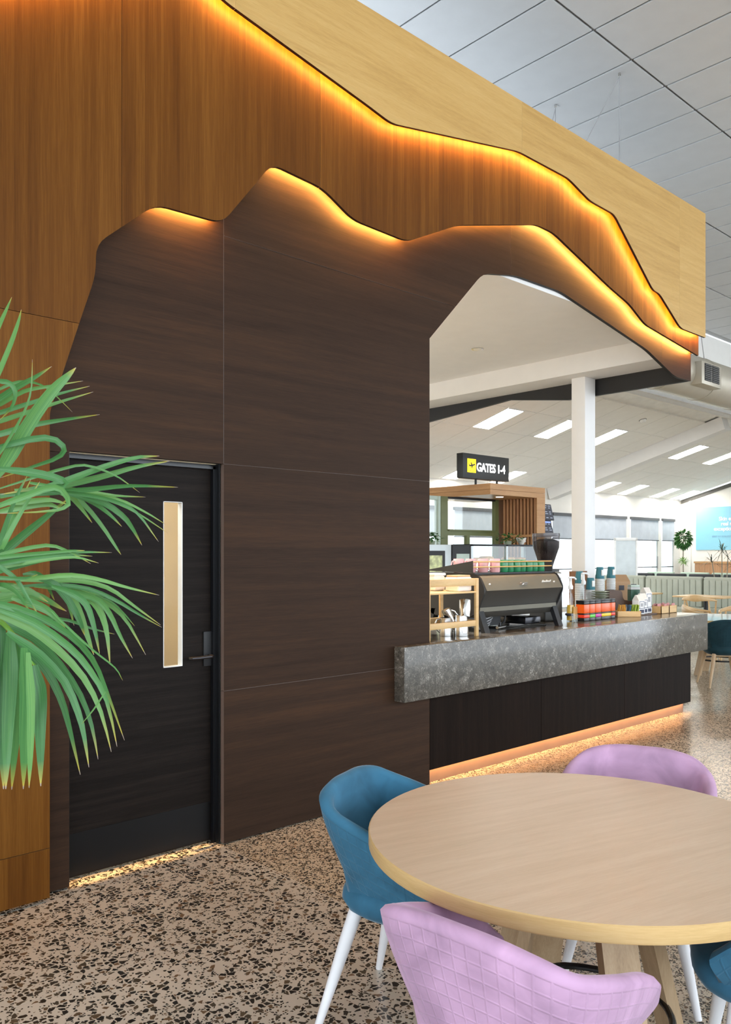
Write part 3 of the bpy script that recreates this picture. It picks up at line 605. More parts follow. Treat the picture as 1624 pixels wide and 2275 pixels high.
# ---- poster wall
wp = struct('wall_poster')
M().prism([(HY, 0), (HY, zs(HY)), (7.1, zs(7.1)), (7.1, ZC), (-1.0, ZC), (-1.0, 0)], HX, HX+0.2, 0).obj('wall_lining', 'wall_paint', wp)
M().prism([(HY-0.05, zs(HY-0.05)-0.11), (HY-0.05, zs(HY-0.05)-0.02), (7.1, zs(7.1)-0.02), (7.1, zs(7.1)-0.11)], HX-0.05, HX-0.001, 0).obj('gable_trim', 'grille_dark', wp)
M().box(HX-0.03, HX-0.001, HY-0.33, HY-0.27, 0, zs(HY-0.52)-0.1).obj('wall_post', 'wall_paint', wp)
def text(body, size, mat, name, parent, loc, rot, bold=0.0, depth=0.003, align='LEFT', sx=1.0, fit=None):
    c = bpy.data.curves.new('lettering', 'FONT'); c.body = body; c.size = size; c.offset = bold; c.extrude = depth; c.align_x = align; c.resolution_u = 3; c.space_character = 0.95
    o = bpy.data.objects.new('t', c); COL.objects.link(o); bpy.context.view_layer.update()
    me = bpy.data.meshes.new_from_object(o.evaluated_get(bpy.context.evaluated_depsgraph_get())); bpy.data.objects.remove(o)
    me.materials.clear(); me.materials.append(MATS[mat]); me.name = name
    o = bpy.data.objects.new(name, me); COL.objects.link(o); o.parent = parent; o.location = loc; o.rotation_euler = rot
    if fit: sx = fit/max(1e-6, max(v.co.x for v in me.vertices)-min(v.co.x for v in me.vertices))
    o.scale = (sx, 1, 1)
    return o
po = thing('wall_poster_board', 'large sky-blue advertising poster with white lettering on the end wall', 'poster', (HX-0.03, 10.67, 1.664))
M().box(0, 0.027, -2.9, 0, 0, 1.185).obj('poster_board', 'poster_blue', po)
rot = (math.pi/2, 0, -math.pi/2)
def at_poster(px, py): q = P(px, py, X=HX-0.035); return (-0.004, q.y-10.67, q.z-1.664)
text('Skin e', 0.145, 'poster_white', 'lettering', po, at_poster(1597, 1156.5), rot, 0.003)
text('real r', 0.145, 'poster_white', 'lettering', po, at_poster(1601.5, 1167.5), rot, 0.003)
text('exceptio', 0.145, 'poster_white', 'lettering', po, at_poster(1585.5, 1179), rot, 0.003)
text('VISIT US TODAY', 0.075, 'poster_ink', 'lettering', po, at_poster(1580.5, 1194), rot, 0.0)
# ---- duct
du = thing('air_duct', 'big round beige ventilation duct running past the wall end', 'duct', (0, 5.5, 4.105))
m = M(); prof = []
n = 40
dl = [8.0+0.02]+[9.2+1.2*k for k in range(11)]
dpts = []
for a, b in zip(dl[:-1], dl[1:]):
    mm = M(); mm.tube([(a, 0, 0), (a+0.02, 0, 0), (b-0.02, 0, 0), (b, 0, 0)], [0.298, 0.30, 0.30, 0.298], 40); mm.obj('duct_section', 'duct_metal', du)
    M().tube([(b-0.012, 0, 0), (b+0.012, 0, 0)], 0.306, 40).obj('duct_band', 'duct_metal', du)
gb = P(1572, 832, Y=5.18)
v = bpy.data.objects.new('vent_box', None); COL.objects.link(v); v.parent = du; v['label'] = 'box vent with a dark two-part grille'; v.location = (gb.x, 5.2-5.5, gb.z-4.105)
M().rbox(-0.30, 0.30, -0.08, 0.16, -0.17, 0.14, 0.006).obj('vent_body', 'duct_metal', v)
for sx in (-1, 1):
    for k in range(9):
        M().box(sx*0.115-0.105, sx*0.115+0.105, -0.092, -0.08, -0.115+k*0.026, -0.115+k*0.026+0.012).obj('vent_slat', 'grille_dark', v)
    M().box(sx*0.115-0.105, sx*0.115+0.105, -0.0815, -0.0802, -0.12, 0.12).obj('vent_backing', 'black_matt', v)
    M().tube([(sx*0.2, 0.1, 0.1), (sx*0.2, 0.30, ZC-gb.z)], 0.006, 6).obj('hanger', 'steel', v)
# ================================================================ FOREGROUND TABLE AND TUB CHAIRS
TC = (2.197, 1.406); TR = 0.655; TZ = 0.75
def round_table(loc, label, R=TR, top='table_oak'):
    t = thing('round_table', label, 'table', (loc[0], loc[1], 0))
    m = M(); m.lathe([(R-0.004, TZ-0.001), (0.0001, TZ)], 96, capb=False, capt=False)
    m.obj('tabletop', top, t, rot=(0, 0, AZ-math.radians(62)))
    M().lathe([(R-0.02, TZ-0.048), (R-0.003, TZ-0.045), (R, TZ-0.040), (R, TZ-0.004), (R-0.004, TZ-0.001)], 96, capt=False).obj('table_rim', 'table_edge', t)
    for a in (60, 150, 240, 330):
        c, s_ = math.cos(math.radians(a)), math.sin(math.radians(a)); m = M()
        # board leg leaning outwards: wide face tangential
        w, th = 0.055, 0.020
        vs = []
        for r_, z in ((0.155, TZ-0.048), (0.33, 0.0)):
            for dw in (-w, w):
                for dr in (-th, th):
                    vs.append(((r_+dr)*c-dw*s_, (r_+dr)*s_+dw*c, z))
        m.add(vs, [(0, 1, 3, 2), (4, 6, 7, 5), (0, 4, 5, 1), (2, 3, 7, 6), (0, 2, 6, 4), (1, 5, 7, 3)])
        m.obj('leg', 'leg_oak', t)
    M().tube([(0.262*math.cos(2*math.pi*k/48), 0.262*math.sin(2*math.pi*k/48), 0.20) for k in range(49)], 0.011, 10, cap=False).obj('foot_ring', 'black_gloss', t)
    M().rbox(-0.2, 0.2, -0.2, 0.2, TZ-0.07, TZ-0.048, 0.004).obj('under_plate', 'black_matt', t)
    return t
round_table(TC, 'round oak dining table in the foreground, cut by the right edge')
# ---- tub chair: local +x is the front
def tub_chair(name, label, mat, legmat, loc, face, group):
    t = thing(name, label, 'chair', (loc[0], loc[1], 0), face, group)
    half = [(-0.285, 0.0, 0.785), (-0.283, 0.10, 0.783), (-0.262, 0.200, 0.765), (-0.20, 0.262, 0.732), (-0.08, 0.286, 0.695), (0.06, 0.282, 0.648), (0.17, 0.262, 0.592), (0.245, 0.228, 0.520)]
    line = [(x, -y, z) for x, y, z in reversed(half[1:])]+half
    S = spline(line, 57); n = len(S)
    def outer(p, v):     # v 0 rim .. 1 bottom
        k = 1-0.40*v**1.25; zb = 0.395
        return Vector((p[0]*k+0.015*v, p[1]*k, p[2]+(zb-p[2])*v))
    VO = [0, 0.06, 0.14, 0.24, 0.36, 0.48, 0.6, 0.72, 0.84, 0.93, 1.0]
    grid = []; uvs = []
    al = [0]
    for a, b in zip(S[:-1], S[1:]): al.append(al[-1]+math.hypot(b[0]-a[0], b[1]-a[1]))
    nrm = []
    for i in range(n):
        a = S[max(i-1, 0)]; b = S[min(i+1, n-1)]; d = Vector((b[0]-a[0], b[1]-a[1], 0)).normalized(); nrm.append(Vector((d.y, -d.x, 0)))
    # make sure normals point outward
    sg = 1 if nrm[n//2].dot(Vector((-1, 0, 0))) > 0 else -1
    th = 0.042
    m = M(); m2 = M(); uv1 = []
    for i, p in enumerate(S):
        o = nrm[i]*sg
        for v in VO:
            q = outer(p, v); m.v.append(tuple(q)); uv1.append((al[i]-al[-1]/2, (p[2]-q.z)))
    k = len(VO)
    for i in range(n-1):
        for jj in range(k-1): m.f.append((i*k+jj, i*k+jj+1, (i+1)*k+jj+1, (i+1)*k+jj)); m.mi.append(0)
    m.obj('outer_shell', mat+'_quilt', t, uv=uv1, smooth=60, fixn=False)
    # rim roll and inner shell
    prof = [(0.0, 0.0), (0.002, 0.012), (-0.010, 0.024), (-0.026, 0.026), (-0.040, 0.016), (-0.046, 0.0), (-0.050, -0.05), (-0.060, -0.12), (-0.075, -0.2), (-0.092, -0.28), (-0.11, -0.34)]
    kk = len(prof); m2 = M()
    for i, p in enumerate(S):
        o = nrm[i]*sg
        for dx, dz in prof:
            z = p[2]+dz; ex = 0
            if dz < -0.02 and z < 0.45: z = 0.45 + (z-0.45)*0.02
            m2.v.append((p[0]+o.x*dx, p[1]+o.y*dx, z))
    for i in range(n-1):
        for jj in range(kk-1): m2.f.append((i*kk+jj, (i+1)*kk+jj, (i+1)*kk+jj+1, i*kk+jj+1)); m2.mi.append(0)
    # close the two arm ends
    for i, base in ((0, 0), (n-1, (n-1)*kk)):
        q = [base+jj for jj in range(kk)]
        b0 = len(m2.v)
        m2.v += [tuple(outer(S[i], v)) for v in VO]
        ring = q+[b0+len(VO)-1-x for x in range(len(VO)-1)]
        m2.f.append(tuple(ring)); m2.mi.append(0)
    m2.obj('inner_shell', mat, t, smooth=60)
    # underside pan
    bo = [outer(p, 1.0) for p in S]
    mp = M(); mp.v = [tuple(b_) for b_ in bo]+[(b_.x*0.8, b_.y*0.8, 0.385) for b_ in bo]
    for i in range(n-1): mp.f.append((i, i+1, n+i+1, n+i)); mp.mi.append(0)
    mp.f.append(tuple(range(n, 2*n))); mp.mi.append(0); mp.obj('under_pan', mat, t)
    # seat: rounded pad with a waterfall front
    ms = M(); R = []
    for kx in range(40):
        a = 2*math.pi*kx/40; c, s_ = math.cos(a), math.sin(a); e = 0.62
        x = 0.255*math.copysign(abs(c)**e, c)+0.028; y = 0.225*math.copysign(abs(s_)**e, s_)
        y *= (1.0-0.10*max(0, x)/0.28); R.append((x, y))
    lev = [(0.60, 0.372), (0.80, 0.380), (0.93, 0.402), (1.0, 0.432), (0.985, 0.458), (0.93, 0.476), (0.80, 0.484), (0.4, 0.486)]
    for s_, z in lev: ms.v += [(0.02+(x-0.02)*s_, y*s_, z) for x, y in R]
    for a in range(len(lev)-1):
        for b in range(40): ms.f.append((a*40+b, a*40+(b+1) % 40, (a+1)*40+(b+1) % 40, (a+1)*40+b)); ms.mi.append(0)
    ms.f.append(tuple(reversed(range(40)))); ms.mi.append(0); ms.f.append(tuple((len(lev)-1)*40+b for b in range(40))); ms.mi.append(0)
    ms.obj('seat', mat, t, smooth=60)
    for sx in (-1, 1):
        for sy in (-1, 1):
            tx, ty = (0.17 if sx > 0 else -0.15), 0.15*sy; bx, by = (0.225 if sx > 0 else -0.255), 0.235*sy
            M().tube([(tx, ty, 0.392), (tx+(bx-tx)*0.25, ty+(by-ty)*0.25, 0.295), (bx, by, 0.0)], [0.024, 0.023, 0.0125], 14).obj('leg', legmat, t)
    mc = M(); mc.tube([(0.17, 0.15, 0.372), (0.17, -0.15, 0.372)], 0.012, 8); mc.tube([(-0.15, 0.15, 0.372), (-0.15, -0.15, 0.372)], 0.012, 8); mc.tube([(-0.15, 0.0, 0.372), (0.17, 0.0, 0.372)], 0.012, 8)
    mc.obj('leg_frame', 'leg_white' if legmat == 'leg_white' else legmat, t)
    return t
G = 'velvet tub chairs around the foreground table'
tub_chair('tub_chair', 'pink velvet tub chair with quilted back, nearest the camera', 'velvet_pink', 'leg_white', (1.59, 1.18), math.radians(5), G)
tub_chair('tub_chair', 'blue velvet tub chair on white legs, left of the table', 'velvet_blue', 'leg_white', (2.045, 1.97), math.radians(-70), G)
tub_chair('tub_chair', 'pink velvet tub chair on the far side of the table', 'velvet_pink', 'leg_white', (2.855, 1.60), math.radians(203), G)
tub_chair('tub_chair', 'blue velvet tub chair at the lower right edge of the picture', 'velvet_blue', 'leg_white', (2.44, 0.865), math.radians(118), G)
# ================================================================ THINGS ON THE COUNTER
ZT = CZT
def lathe_thing(name, label, cat, prof, mat, loc, n=20, group=None, rim=None):
    o = M().lathe(prof, n).obj(name, mat, None, loc); return tag(o, label, cat, group)
# ---- bamboo rack
rk = thing('bamboo_rack', 'two-tier bamboo rack beside the espresso machine', 'rack', (0, 0, ZT))
rx0, rx1, ry0, ry1 = 4.15, 4.70, 3.875, 4.245
for x in (rx0, rx1-0.03):
    for y in (ry0, ry1-0.022): M().rbox(x, x+0.03, y, y+0.022, 0, 0.425, 0.003).obj('post', 'bamboo', rk)
for y in (ry0+0.003, ry1-0.018):
    M().rbox(rx0+0.03, rx1-0.03, y, y+0.014, 0.075, 0.118, 0.002).obj('lower_rail', 'bamboo', rk)
    M().rbox(rx0+0.03, rx1-0.03, y, y+0.014, 0.372, 0.424, 0.002).obj('upper_rail', 'bamboo', rk)
for x in (rx0+0.006, rx1-0.022):
    M().rbox(x, x+0.014, ry0+0.022, ry1-0.022, 0.075, 0.118, 0.002).obj('side_rail', 'bamboo', rk); M().rbox(x, x+0.014, ry0+0.022, ry1-0.022, 0.372, 0.424, 0.002).obj('side_rail', 'bamboo', rk)
for k in range(8):
    y = ry0+0.002+k*0.046; M().rbox(rx0+0.005, rx1-0.005, y, y+0.042, 0.318, 0.330, 0.002).obj('shelf_slat', 'bamboo', rk)
pk = thing('paper_bag', 'folded pale paper bag lying on the top of the bamboo rack', 'bag', (4.59, 3.975, ZT+0.330))
M().rbox(-0.075, 0.08, -0.06, 0.07, 0, 0.105, 0.012, 3).obj('bag_body', 'white_porcelain', pk); M().rbox(-0.07, 0.075, -0.05, 0.06, 0.103, 0.118, 0.005).obj('bag_fold', 'kraft_pale', pk)
cn = thing('canister', 'rounded white plastic canister on the left of the bamboo rack top', 'container', (4.50, 4.13, ZT+0.330))
M().rbox(-0.062, 0.062, -0.055, 0.055, 0, 0.115, 0.02, 3).obj('body', 'white_plastic', cn); M().rbox(-0.064, 0.064, -0.057, 0.057, 0.113, 0.132, 0.008).obj('lid', 'white_plastic', cn)
# ---- steel milk jugs
def jug(label, loc, h, r, rot=(0, 0, 0), hd=math.pi):
    t = thing('milk_jug', label, 'jug', loc, 0, 'steel milk jugs by the machine'); t.rotation_euler = rot
    M().lathe([(r*0.98, 0), (r, 0.006), (r*0.97, h*0.55), (r*0.86, h*0.85), (r*0.88, h), (r*0.84, h), (r*0.82, h*0.85), (r*0.93, h*0.5), (r*0.93, 0.01)], 28, capt=True).obj('jug_body', 'steel', t)
    c, s_ = math.cos(hd), math.sin(hd)
    M().tube([(c*q, s_*q, z) for q, z in ((r*0.84, h*0.93), (r*1.35, h*0.90), (r*1.62, h*0.72), (r*1.5, h*0.4), (r*0.96, h*0.2))], 0.006, 8).obj('handle', 'steel', t)
    M().prism([(r*0.70, -0.018), (r*1.15, 0), (r*0.70, 0.018)], h*0.88, h*1.0, 2).obj('spout', 'steel', t)
    return t
jug('small steel milk jug at the bottom left of the rack', (4.528, 4.045, ZT), 0.135, 0.050, hd=2.6)
jug('tall steel milk jug standing at the right of the rack', (4.605, 3.962, ZT), 0.155, 0.055, hd=2.2)
a = jug('steel milk jug tipped upside down in the tall jug', (4.628, 3.945, ZT+0.262), 0.125, 0.044, hd=2.6); a.rotation_euler = (math.radians(170), math.radians(14), 0)
a = jug('little steel milk jug tilted in the small jug', (4.528, 4.045, ZT+0.195), 0.10, 0.036, hd=1.2); a.rotation_euler = (math.radians(160), math.radians(-18), 0.3)
cl = thing('wand_cleaner', 'grey bottle with a red cap at the far left of the counter', 'bottle', (4.455, 4.20, ZT))
M().lathe([(0.03, 0), (0.032, 0.02), (0.032, 0.13), (0.02, 0.16), (0.014, 0.17)], 16).obj('bottle_body', 'saucer_sage', cl); M().lathe([(0.036, 0.165), (0.038, 0.19), (0.03, 0.215), (0.012, 0.225)], 16).obj('cap', 'red_plastic', cl)
M().tube([(0, 0, 0.22), (-0.02, 0, 0.26), (0.0, 0, 0.295), (0.03, 0, 0.30)], 0.006, 8).obj('hook', 'steel_dark', cl)
# ---- espresso machine
em = thing('espresso_machine', 'wide bronze and black espresso machine seen from behind on the counter', 'coffee machine', (0, 0, 0))
mx0, mx1 = 4.885, 5.932
prof = [(4.06, 1.425), (4.030, 1.405), (3.975, 1.306), (4.035, 1.180), (4.038, 1.140), (4.06, 1.095), (4.52, 1.095), (4.56, 1.20), (4.56, 1.39), (4.52, 1.425)]
M().prism(prof, mx0+0.012, mx1-0.012, 0).obj('body', 'machine_dark', em)
bm_ = M(); bm_.prism([(4.075, 1.4255), (4.045, 1.418), (4.026, 1.402), (3.972, 1.306), (3.976, 1.305), (4.033, 1.402), (4.05, 1.415), (4.075, 1.423)], mx0+0.03, mx1-0.018, 0); bm_.obj('back_panel', 'bronze_panel', em)
M().prism([(4.0335, 1.176), (4.0365, 1.141), (4.03, 1.141), (4.026, 1.176)], mx0+0.012, mx1-0.03, 0).obj('trim_strip', 'bronze_panel', em)
endp = bez_round([(4.10, 1.438), (4.03, 1.425), (3.966, 1.306), (4.03, 1.165), (4.10, 1.10), (4.52, 1.10), (4.57, 1.2), (4.57, 1.438)], 0.04, True)
for x in (mx0, mx1-0.014): M().prism([(q.x, q.y) for q in endp], x, x+0.014, 0).obj('end_plate', 'black_matt', em)
for sx, x in ((-1, mx0+0.03), (1, mx1-0.05)):
    for y0_, y1_ in ((4.05, 3.985), (4.50, 4.55)):
        m = M(); w = 0.03; vs = []
        for (yy, zz) in ((y0_, 1.15), (y1_, ZT)):
            vs += [(x-w, yy-0.02, zz), (x+w, yy-0.02, zz), (x+w, yy+0.02, zz), (x-w, yy+0.02, zz)]
        m.add(vs, [(3, 2, 1, 0), (4, 5, 6, 7), (0, 1, 5, 4), (1, 2, 6, 5), (2, 3, 7, 6), (3, 0, 4, 7)]); m.obj('leg', 'black_matt', em)
for x in (4.98, 5.83):
    M().lathe([(0.012, 0), (0.012, 0.004), (0.006, 0.007)], 14).obj('stud', 'white_porcelain', em, (x, 3.999 if 0 else 4.003, 1.352), (math.radians(120), 0, 0))
bd = M(); bd.rbox(-0.05, 0.05, -0.026, 0.026, 0, 0.004, 0.0015); bd.lathe([(0.016, 0.004), (0.012, 0.007)], 16); bd.box(-0.044, 0.044, -0.022, -0.012, 0.004, 0.0055)
bd.obj('badge', 'steel', em, (5.39, 3.995, 1.338), (math.radians(119), 0, 0))
lg = M()
for k in range(7): lg.box(-0.062+k*0.018, -0.050+k*0.018, -0.012, 0.014+0.006*(k % 3 == 0), 0.002, 0.006)
lg.box(-0.068, 0.068, -0.018, -0.012, 0.0, 0.006)
lg.obj('nameplate', 'white_porcelain', em, (5.72, 4.005, 1.355), (math.radians(119), 0, 0))
M().box(mx0-0.01, mx1+0.005, 4.06, 4.55, 1.427, 1.440).obj('cup_tray', 'black_matt', em)
tri = M(); tri.prism([(4.075, 1.440), (4.095, 1.442), (4.53, 1.452), (4.53, 1.462), (4.10, 1.53), (4.075, 1.535)], mx0-0.014, mx0-0.010, 0); tri.obj('side_guard', 'black_matt', em)
M().box(mx1-0.02, mx1-0.008, 4.075, 4.20, 1.44, 1.535).obj('side_guard', 'black_matt', em)
for z in (1.525, 1.485): M().tube([(mx0-0.01, 4.08, z), (mx1-0.01, 4.08, z)], 0.005, 8).obj('cup_rail', 'tag_wood', em)
M().box(mx0+0.25, mx0+0.55, 4.25, 4.5, 1.0, 1.095).obj('drain_box', 'black_matt', em)
M().rbox(5.60, 5.82, 4.12, 4.4, 1.0, 1.06, 0.01).obj('foot_tray', 'steel_dark', em)
# cups on top
def mug(label, loc, mat, h, r, hd, grp, handle=True):
    t = thing('mug', label, 'mug', loc, 0, grp)
    M().lathe([(r*0.9, 0), (r, 0.006), (r, h-0.003), (r*0.97, h), (r*0.93, h-0.003), (r*0.92, 0.012)], 22).obj('mug_body', mat, t)
    if handle:
        c, s_ = math.cos(hd), math.sin(hd)
        M().tube([(c*q, s_*q, z) for q, z in ((r*0.96, h*0.85), (r*1.45, h*0.82), (r*1.7, h*0.5), (r*1.45, h*0.2), (r*0.96, h*0.17))], 0.005, 8).obj('handle', mat, t)
for k, nm in enumerate(('leftmost pink mug on the espresso machine', 'second pink mug from the left on the espresso machine', 'third pink mug from the left on the espresso machine', 'fourth pink mug from the left on the espresso machine')):
    mug(nm, (4.965+k*0.087, 4.30-k*0.052, 1.440), 'cup_pink', 0.108, 0.0415, math.radians(165), 'pink mugs on the machine')
ords = ['first', 'second', 'third', 'fourth', 'fifth', 'sixth', 'seventh']
for k in range(7):
    mug('green cup on the espresso machine, %s from the pink mugs' % ords[k], (5.325+k*0.083, 4.135+0.008*(k % 2), 1.440), 'cup_green', 0.098 if k < 4 else 0.086, 0.0385, math.radians(60), 'green cups on the machine', False)
# ---- cable coil and hoses under the machine
cb = thing('hose_coil', 'coiled silver hose on the counter under the machine', 'hose', (5.05, 4.07, ZT))
for k in range(5):
    r_ = 0.075+0.012*k; M().tube([(r_*1.25*math.cos(2*math.pi*j/30), 0.09+r_*0.6*math.sin(2*math.pi*j/30), 0.012+0.015*k+0.03*(1+math.sin(2*math.pi*j/30+0.4*k))*0.8) for j in range(31)], 0.005, 6, cap=False).obj('hose_loop', 'cable_grey', cb)
cd = M(); cd.tube([(5.28, 4.30, ZT+0.006), (5.33, 4.20, ZT+0.006), (5.37, 4.16, ZT+0.05), (5.38, 4.16, ZT+0.10), (5.39, 4.2, ZT+0.112)], 0.008, 8); cd.tube([(5.37, 4.16, ZT+0.008), (5.5, 4.12, ZT+0.007), (5.62, 4.15, ZT+0.007), (5.78, 4.06, ZT+0.007), (5.86, 4.1, ZT+0.007)], 0.005, 8)
tag(cd.obj('power_cable', 'cable_black'), 'black power cables trailing under the espresso machine', 'cable')
tp = thing('water_valve', 'small brass and steel hose valve lying under the machine', 'valve', (5.20, 4.10, ZT))
M().tube([(0, 0, 0.016), (0.13, 0.03, 0.016)], 0.013, 10).obj('valve_body', 'steel', tp); M().tube([(0.05, 0.011, 0.016), (0.05, 0.011, 0.05)], 0.008, 8).obj('valve_stem', 'steel_dark', tp); M().tube([(0.13, 0.03, 0.016), (0.17, 0.045, 0.016)], 0.009, 8).obj('valve_nut', 'steel', tp)
# ---- grinder
gr = thing('coffee_grinder', 'coffee grinder with a smoked cone hopper full of beans', 'grinder', (6.235, 4.36, ZT))
gr.rotation_euler = (0, 0, -0.3)
M().rbox(-0.10, 0.10, -0.11, 0.12, 0, 0.30, 0.015, 3).obj('grinder_body', 'machine_dark', gr); M().rbox(-0.08, 0.09, -0.12, 0.05, 0.28, 0.44, 0.02, 3).obj('grinder_head', 'steel', gr)
M().lathe([(0.045, 0.43), (0.045, 0.47), (0.062, 0.49), (0.118, 0.66), (0.121, 0.76), (0.118, 0.76), (0.115, 0.66), (0.055, 0.49)], 32, capb=False, capt=False).obj('hopper', 'hopper_wall', gr)
M().lathe([(0.040, 0.455), (0.058, 0.492), (0.1125, 0.655), (0.1135, 0.715), (0.06, 0.735)], 30).obj('coffee_beans', 'bean', gr)
M().lathe([(0.122, 0.755), (0.124, 0.765), (0.122, 0.785), (0.05, 0.79)], 32).obj('hopper_lid', 'hopper_smoke', gr)
M().rbox(-0.05, 0.13, -0.03, 0.03, 0.43, 0.465, 0.01).obj('hopper_gate', 'machine_dark', gr); M().rbox(-0.03, 0.06, -0.114, -0.109, 0.19, 0.26, 0.002).obj('badge', 'steel', gr)
# ---- syrup bottles with pumps
def pump_bottle(label, loc, fluid):
    t = thing('syrup_bottle', label, 'bottle', loc)
    M().lathe([(0.036, 0), (0.038, 0.01), (0.038, 0.12), (0.034, 0.16), (0.016, 0.235), (0.014, 0.27), (0.017, 0.275), (0.017, 0.29)], 20).obj('glass_body', 'clear_plastic', t)
    M().lathe([(0.033, 0.008), (0.034, 0.10), (0.030, 0.145)], 18).obj('syrup', fluid, t)
    M().lathe([(0.02, 0.285), (0.022, 0.31), (0.012, 0.33), (0.009, 0.38)], 16).obj('pump_collar', 'white_plastic', t)
    M().tube([(-0.03, 0, 0.387), (0, 0, 0.39), (0.035, -0.01, 0.388), (0.06, -0.015, 0.372)], 0.009, 8).obj('pump_spout', 'white_plastic', t); M().tube([(0, 0, 0.02), (0, 0, 0.3)], 0.003, 6).obj('dip_tube', 'white_plastic', t)
    M().tube([(0.0385*math.cos(q), 0.0385*math.sin(q), 0.06) for q in [2*math.pi*k/24 for k in range(25)]], [0.012]*25, 6, cap=False).obj('label_band', 'ink_dark', t)
    return t
b1 = pump_bottle('amber pump bottle with a wooden tag, between grinder and tins', (6.33, 4.165, ZT), 'amber')
M().box(-0.03, 0.032, -0.050, -0.046, 0.02, 0.13).obj('price_tag', 'tag_wood', b1)
pump_bottle('clear pump bottle standing behind the orange tins', (6.69, 4.262, ZT+0.03), 'amber')
M_ = M().rbox(-0.05, 0.05, -0.045, 0.045, 0, 0.03, 0.004).obj('coaster', 'walnut', None, (6.69, 4.262, ZT)); tag(M_, 'small walnut block under the clear pump bottle', 'coaster')
gls = thing('water_glass', 'small clear glass in front of the wooden-tagged bottle', 'glass', (6.225, 4.055, ZT))
M().lathe([(0.026, 0), (0.031, 0.075), (0.029, 0.075), (0.024, 0.006)], 18, capt=False).obj('glass_wall', 'clear_plastic', gls); M().lathe([(0.024, 0.004), (0.026, 0.03)], 16).obj('water', 'pane', gls)
# ---- tea tins
tins = [('label_red', 'first in the row, red label'), ('label_green', 'with the green label'), ('label_magenta', 'with the magenta label'), ('label_yellow', 'with the wide yellow label'), ('label_red', 'last in the row, red label')]
tx = 6.358
for (lm, lb), w in zip(tins, [0.094, 0.093, 0.100, 0.162, 0.072]):
    t = thing('tea_tin', 'orange and black tea tin %s' % lb, 'tin', (tx, 4.045, ZT), 0, 'row of orange tea tins')
    d = 0.085; g = 0.0015
    M().rbox(g, w-g, 0, d, 0, 0.03, 0.003).obj('tin_base', 'tin_black', t)
    M().rbox(g, w-g, 0, d, 0.031, 0.058, 0.002).obj('tin_label', lm, t)
    M().rbox(g, w-g, 0, d, 0.059, 0.070, 0.002).obj('tin_band', 'tin_black', t)
    M().rbox(g, w-g, 0, d, 0.071, 0.150, 0.003).obj('tin_body', 'tin_orange', t)
    M().rbox(g, w-g, 0, d, 0.151, 0.172, 0.003).obj('tin_shoulder', 'tin_black', t); M().rbox(g-0.001, w-g+0.001, -0.001, d+0.001, 0.172, 0.186, 0.003).obj('tin_lid', 'tin_black', t)
    tx += w+0.001
# ---- paper cup stacks
def cup_stack(label, loc, h, nw=12, sticker=True):
    t = thing('cup_stack', label, 'paper cups', loc, 0, 'stacks of paper cups'); hs = h-0.115
    m = M(); pr = []
    k = int(hs/0.021)
    for i in range(k): pr += [(0.0455, i*hs/k), (0.0455, (i+0.35)*hs/k), (0.0425, (i+0.4)*hs/k), (0.0435, (i+0.95)*hs/k)]
    M().lathe(pr, 24).obj('white_cups', 'cup_white', t)
    M().lathe([(0.044, hs), (0.0455, hs+0.004), (0.0325, h-0.002), (0.031, h)], 24).obj('top_cup', 'cup_teal', t)
    if sticker: M().rbox(-0.032, 0.005, -0.0455, -0.035, hs+0.03, hs+0.088, 0.002).obj('sticker', 'label_white', t)
cup_stack('paper cup stack with a teal top cup, leftmost by the column', (6.945, 4.47, ZT), 0.43)
cup_stack('short paper cup stack with a teal top cup behind the pump bottle', (7.075, 4.43, ZT), 0.365)
cup_stack('tall paper cup stack with a teal top cup, third from left', (7.26, 4.44, ZT), 0.468)
cup_stack('tall paper cup stack with a teal top cup beside the kraft box', (7.52, 4.47, ZT), 0.468)
for k in range(11):
    o = M().lathe([(0.045, 0), (0.05, 0.004), (0.082, 0.013), (0.086, 0.016), (0.082, 0.017), (0.03, 0.008)], 28).obj('saucer', 'saucer_sage', None, (7.0, 4.275, ZT+k*0.0225)); tag(o, 'sage saucer in the stack, %s' % ('topmost' if k == 10 else 'bottom' if k == 0 else '%s from the bottom' % ['', 'second', 'third', 'fourth', 'fifth', 'sixth', 'seventh', 'eighth', 'ninth', 'tenth'][k]), 'saucer', 'stack of sage saucers')
pb = thing('brown_paper_bag', 'crumpled brown paper bag behind the paper cups', 'bag', (7.16, 4.62, ZT)); bgm = M(); rs = random.Random(3)
rows = 7
for i in range(rows):
    for j in range(16):
        a = 2*math.pi*j/16; r_ = 1+rs.uniform(-0.09, 0.09); bgm.v.append((0.13*r_*math.cos(a), 0.06*r_*math.sin(a), 0.42*i/(rows-1)*(1+rs.uniform(-0.02, 0.02))))
for i in range(rows-1):
    for j in range(16): bgm.f.append((i*16+j, i*16+(j+1) % 16, (i+1)*16+(j+1) % 16, (i+1)*16+j)); bgm.mi.append(0)
bgm.f.append(tuple((rows-1)*16+j for j in range(16))); bgm.mi.append(0)
bgm.obj('bag_body', 'paper_brown', pb, smooth=20)
kb = thing('kraft_box', 'kraft cardboard box with a folded lid and printed side behind the wooden stand', 'box', (7.80, 4.56, ZT), math.radians(-30))
M().box(-0.10, 0.10, -0.08, 0.08, 0, 0.31).obj('box_body', 'kraft', kb); M().prism([(-0.08, 0.31), (0.08, 0.31), (0.0, 0.38)], -0.10, 0.10, 0).obj('lid', 'kraft', kb)
M().box(0.1, 0.102, -0.055, 0.055, 0.06, 0.28).obj('printed_side', 'kraft_pale', kb); M().box(-0.03, 0.03, -0.082, -0.08, 0.22, 0.27).obj('printed_mark', 'ink_dark', kb)
ws = thing('wooden_stand', 'curved dark walnut stand behind the sachet box', 'stand', (7.45, 4.335, ZT), math.radians(-38))
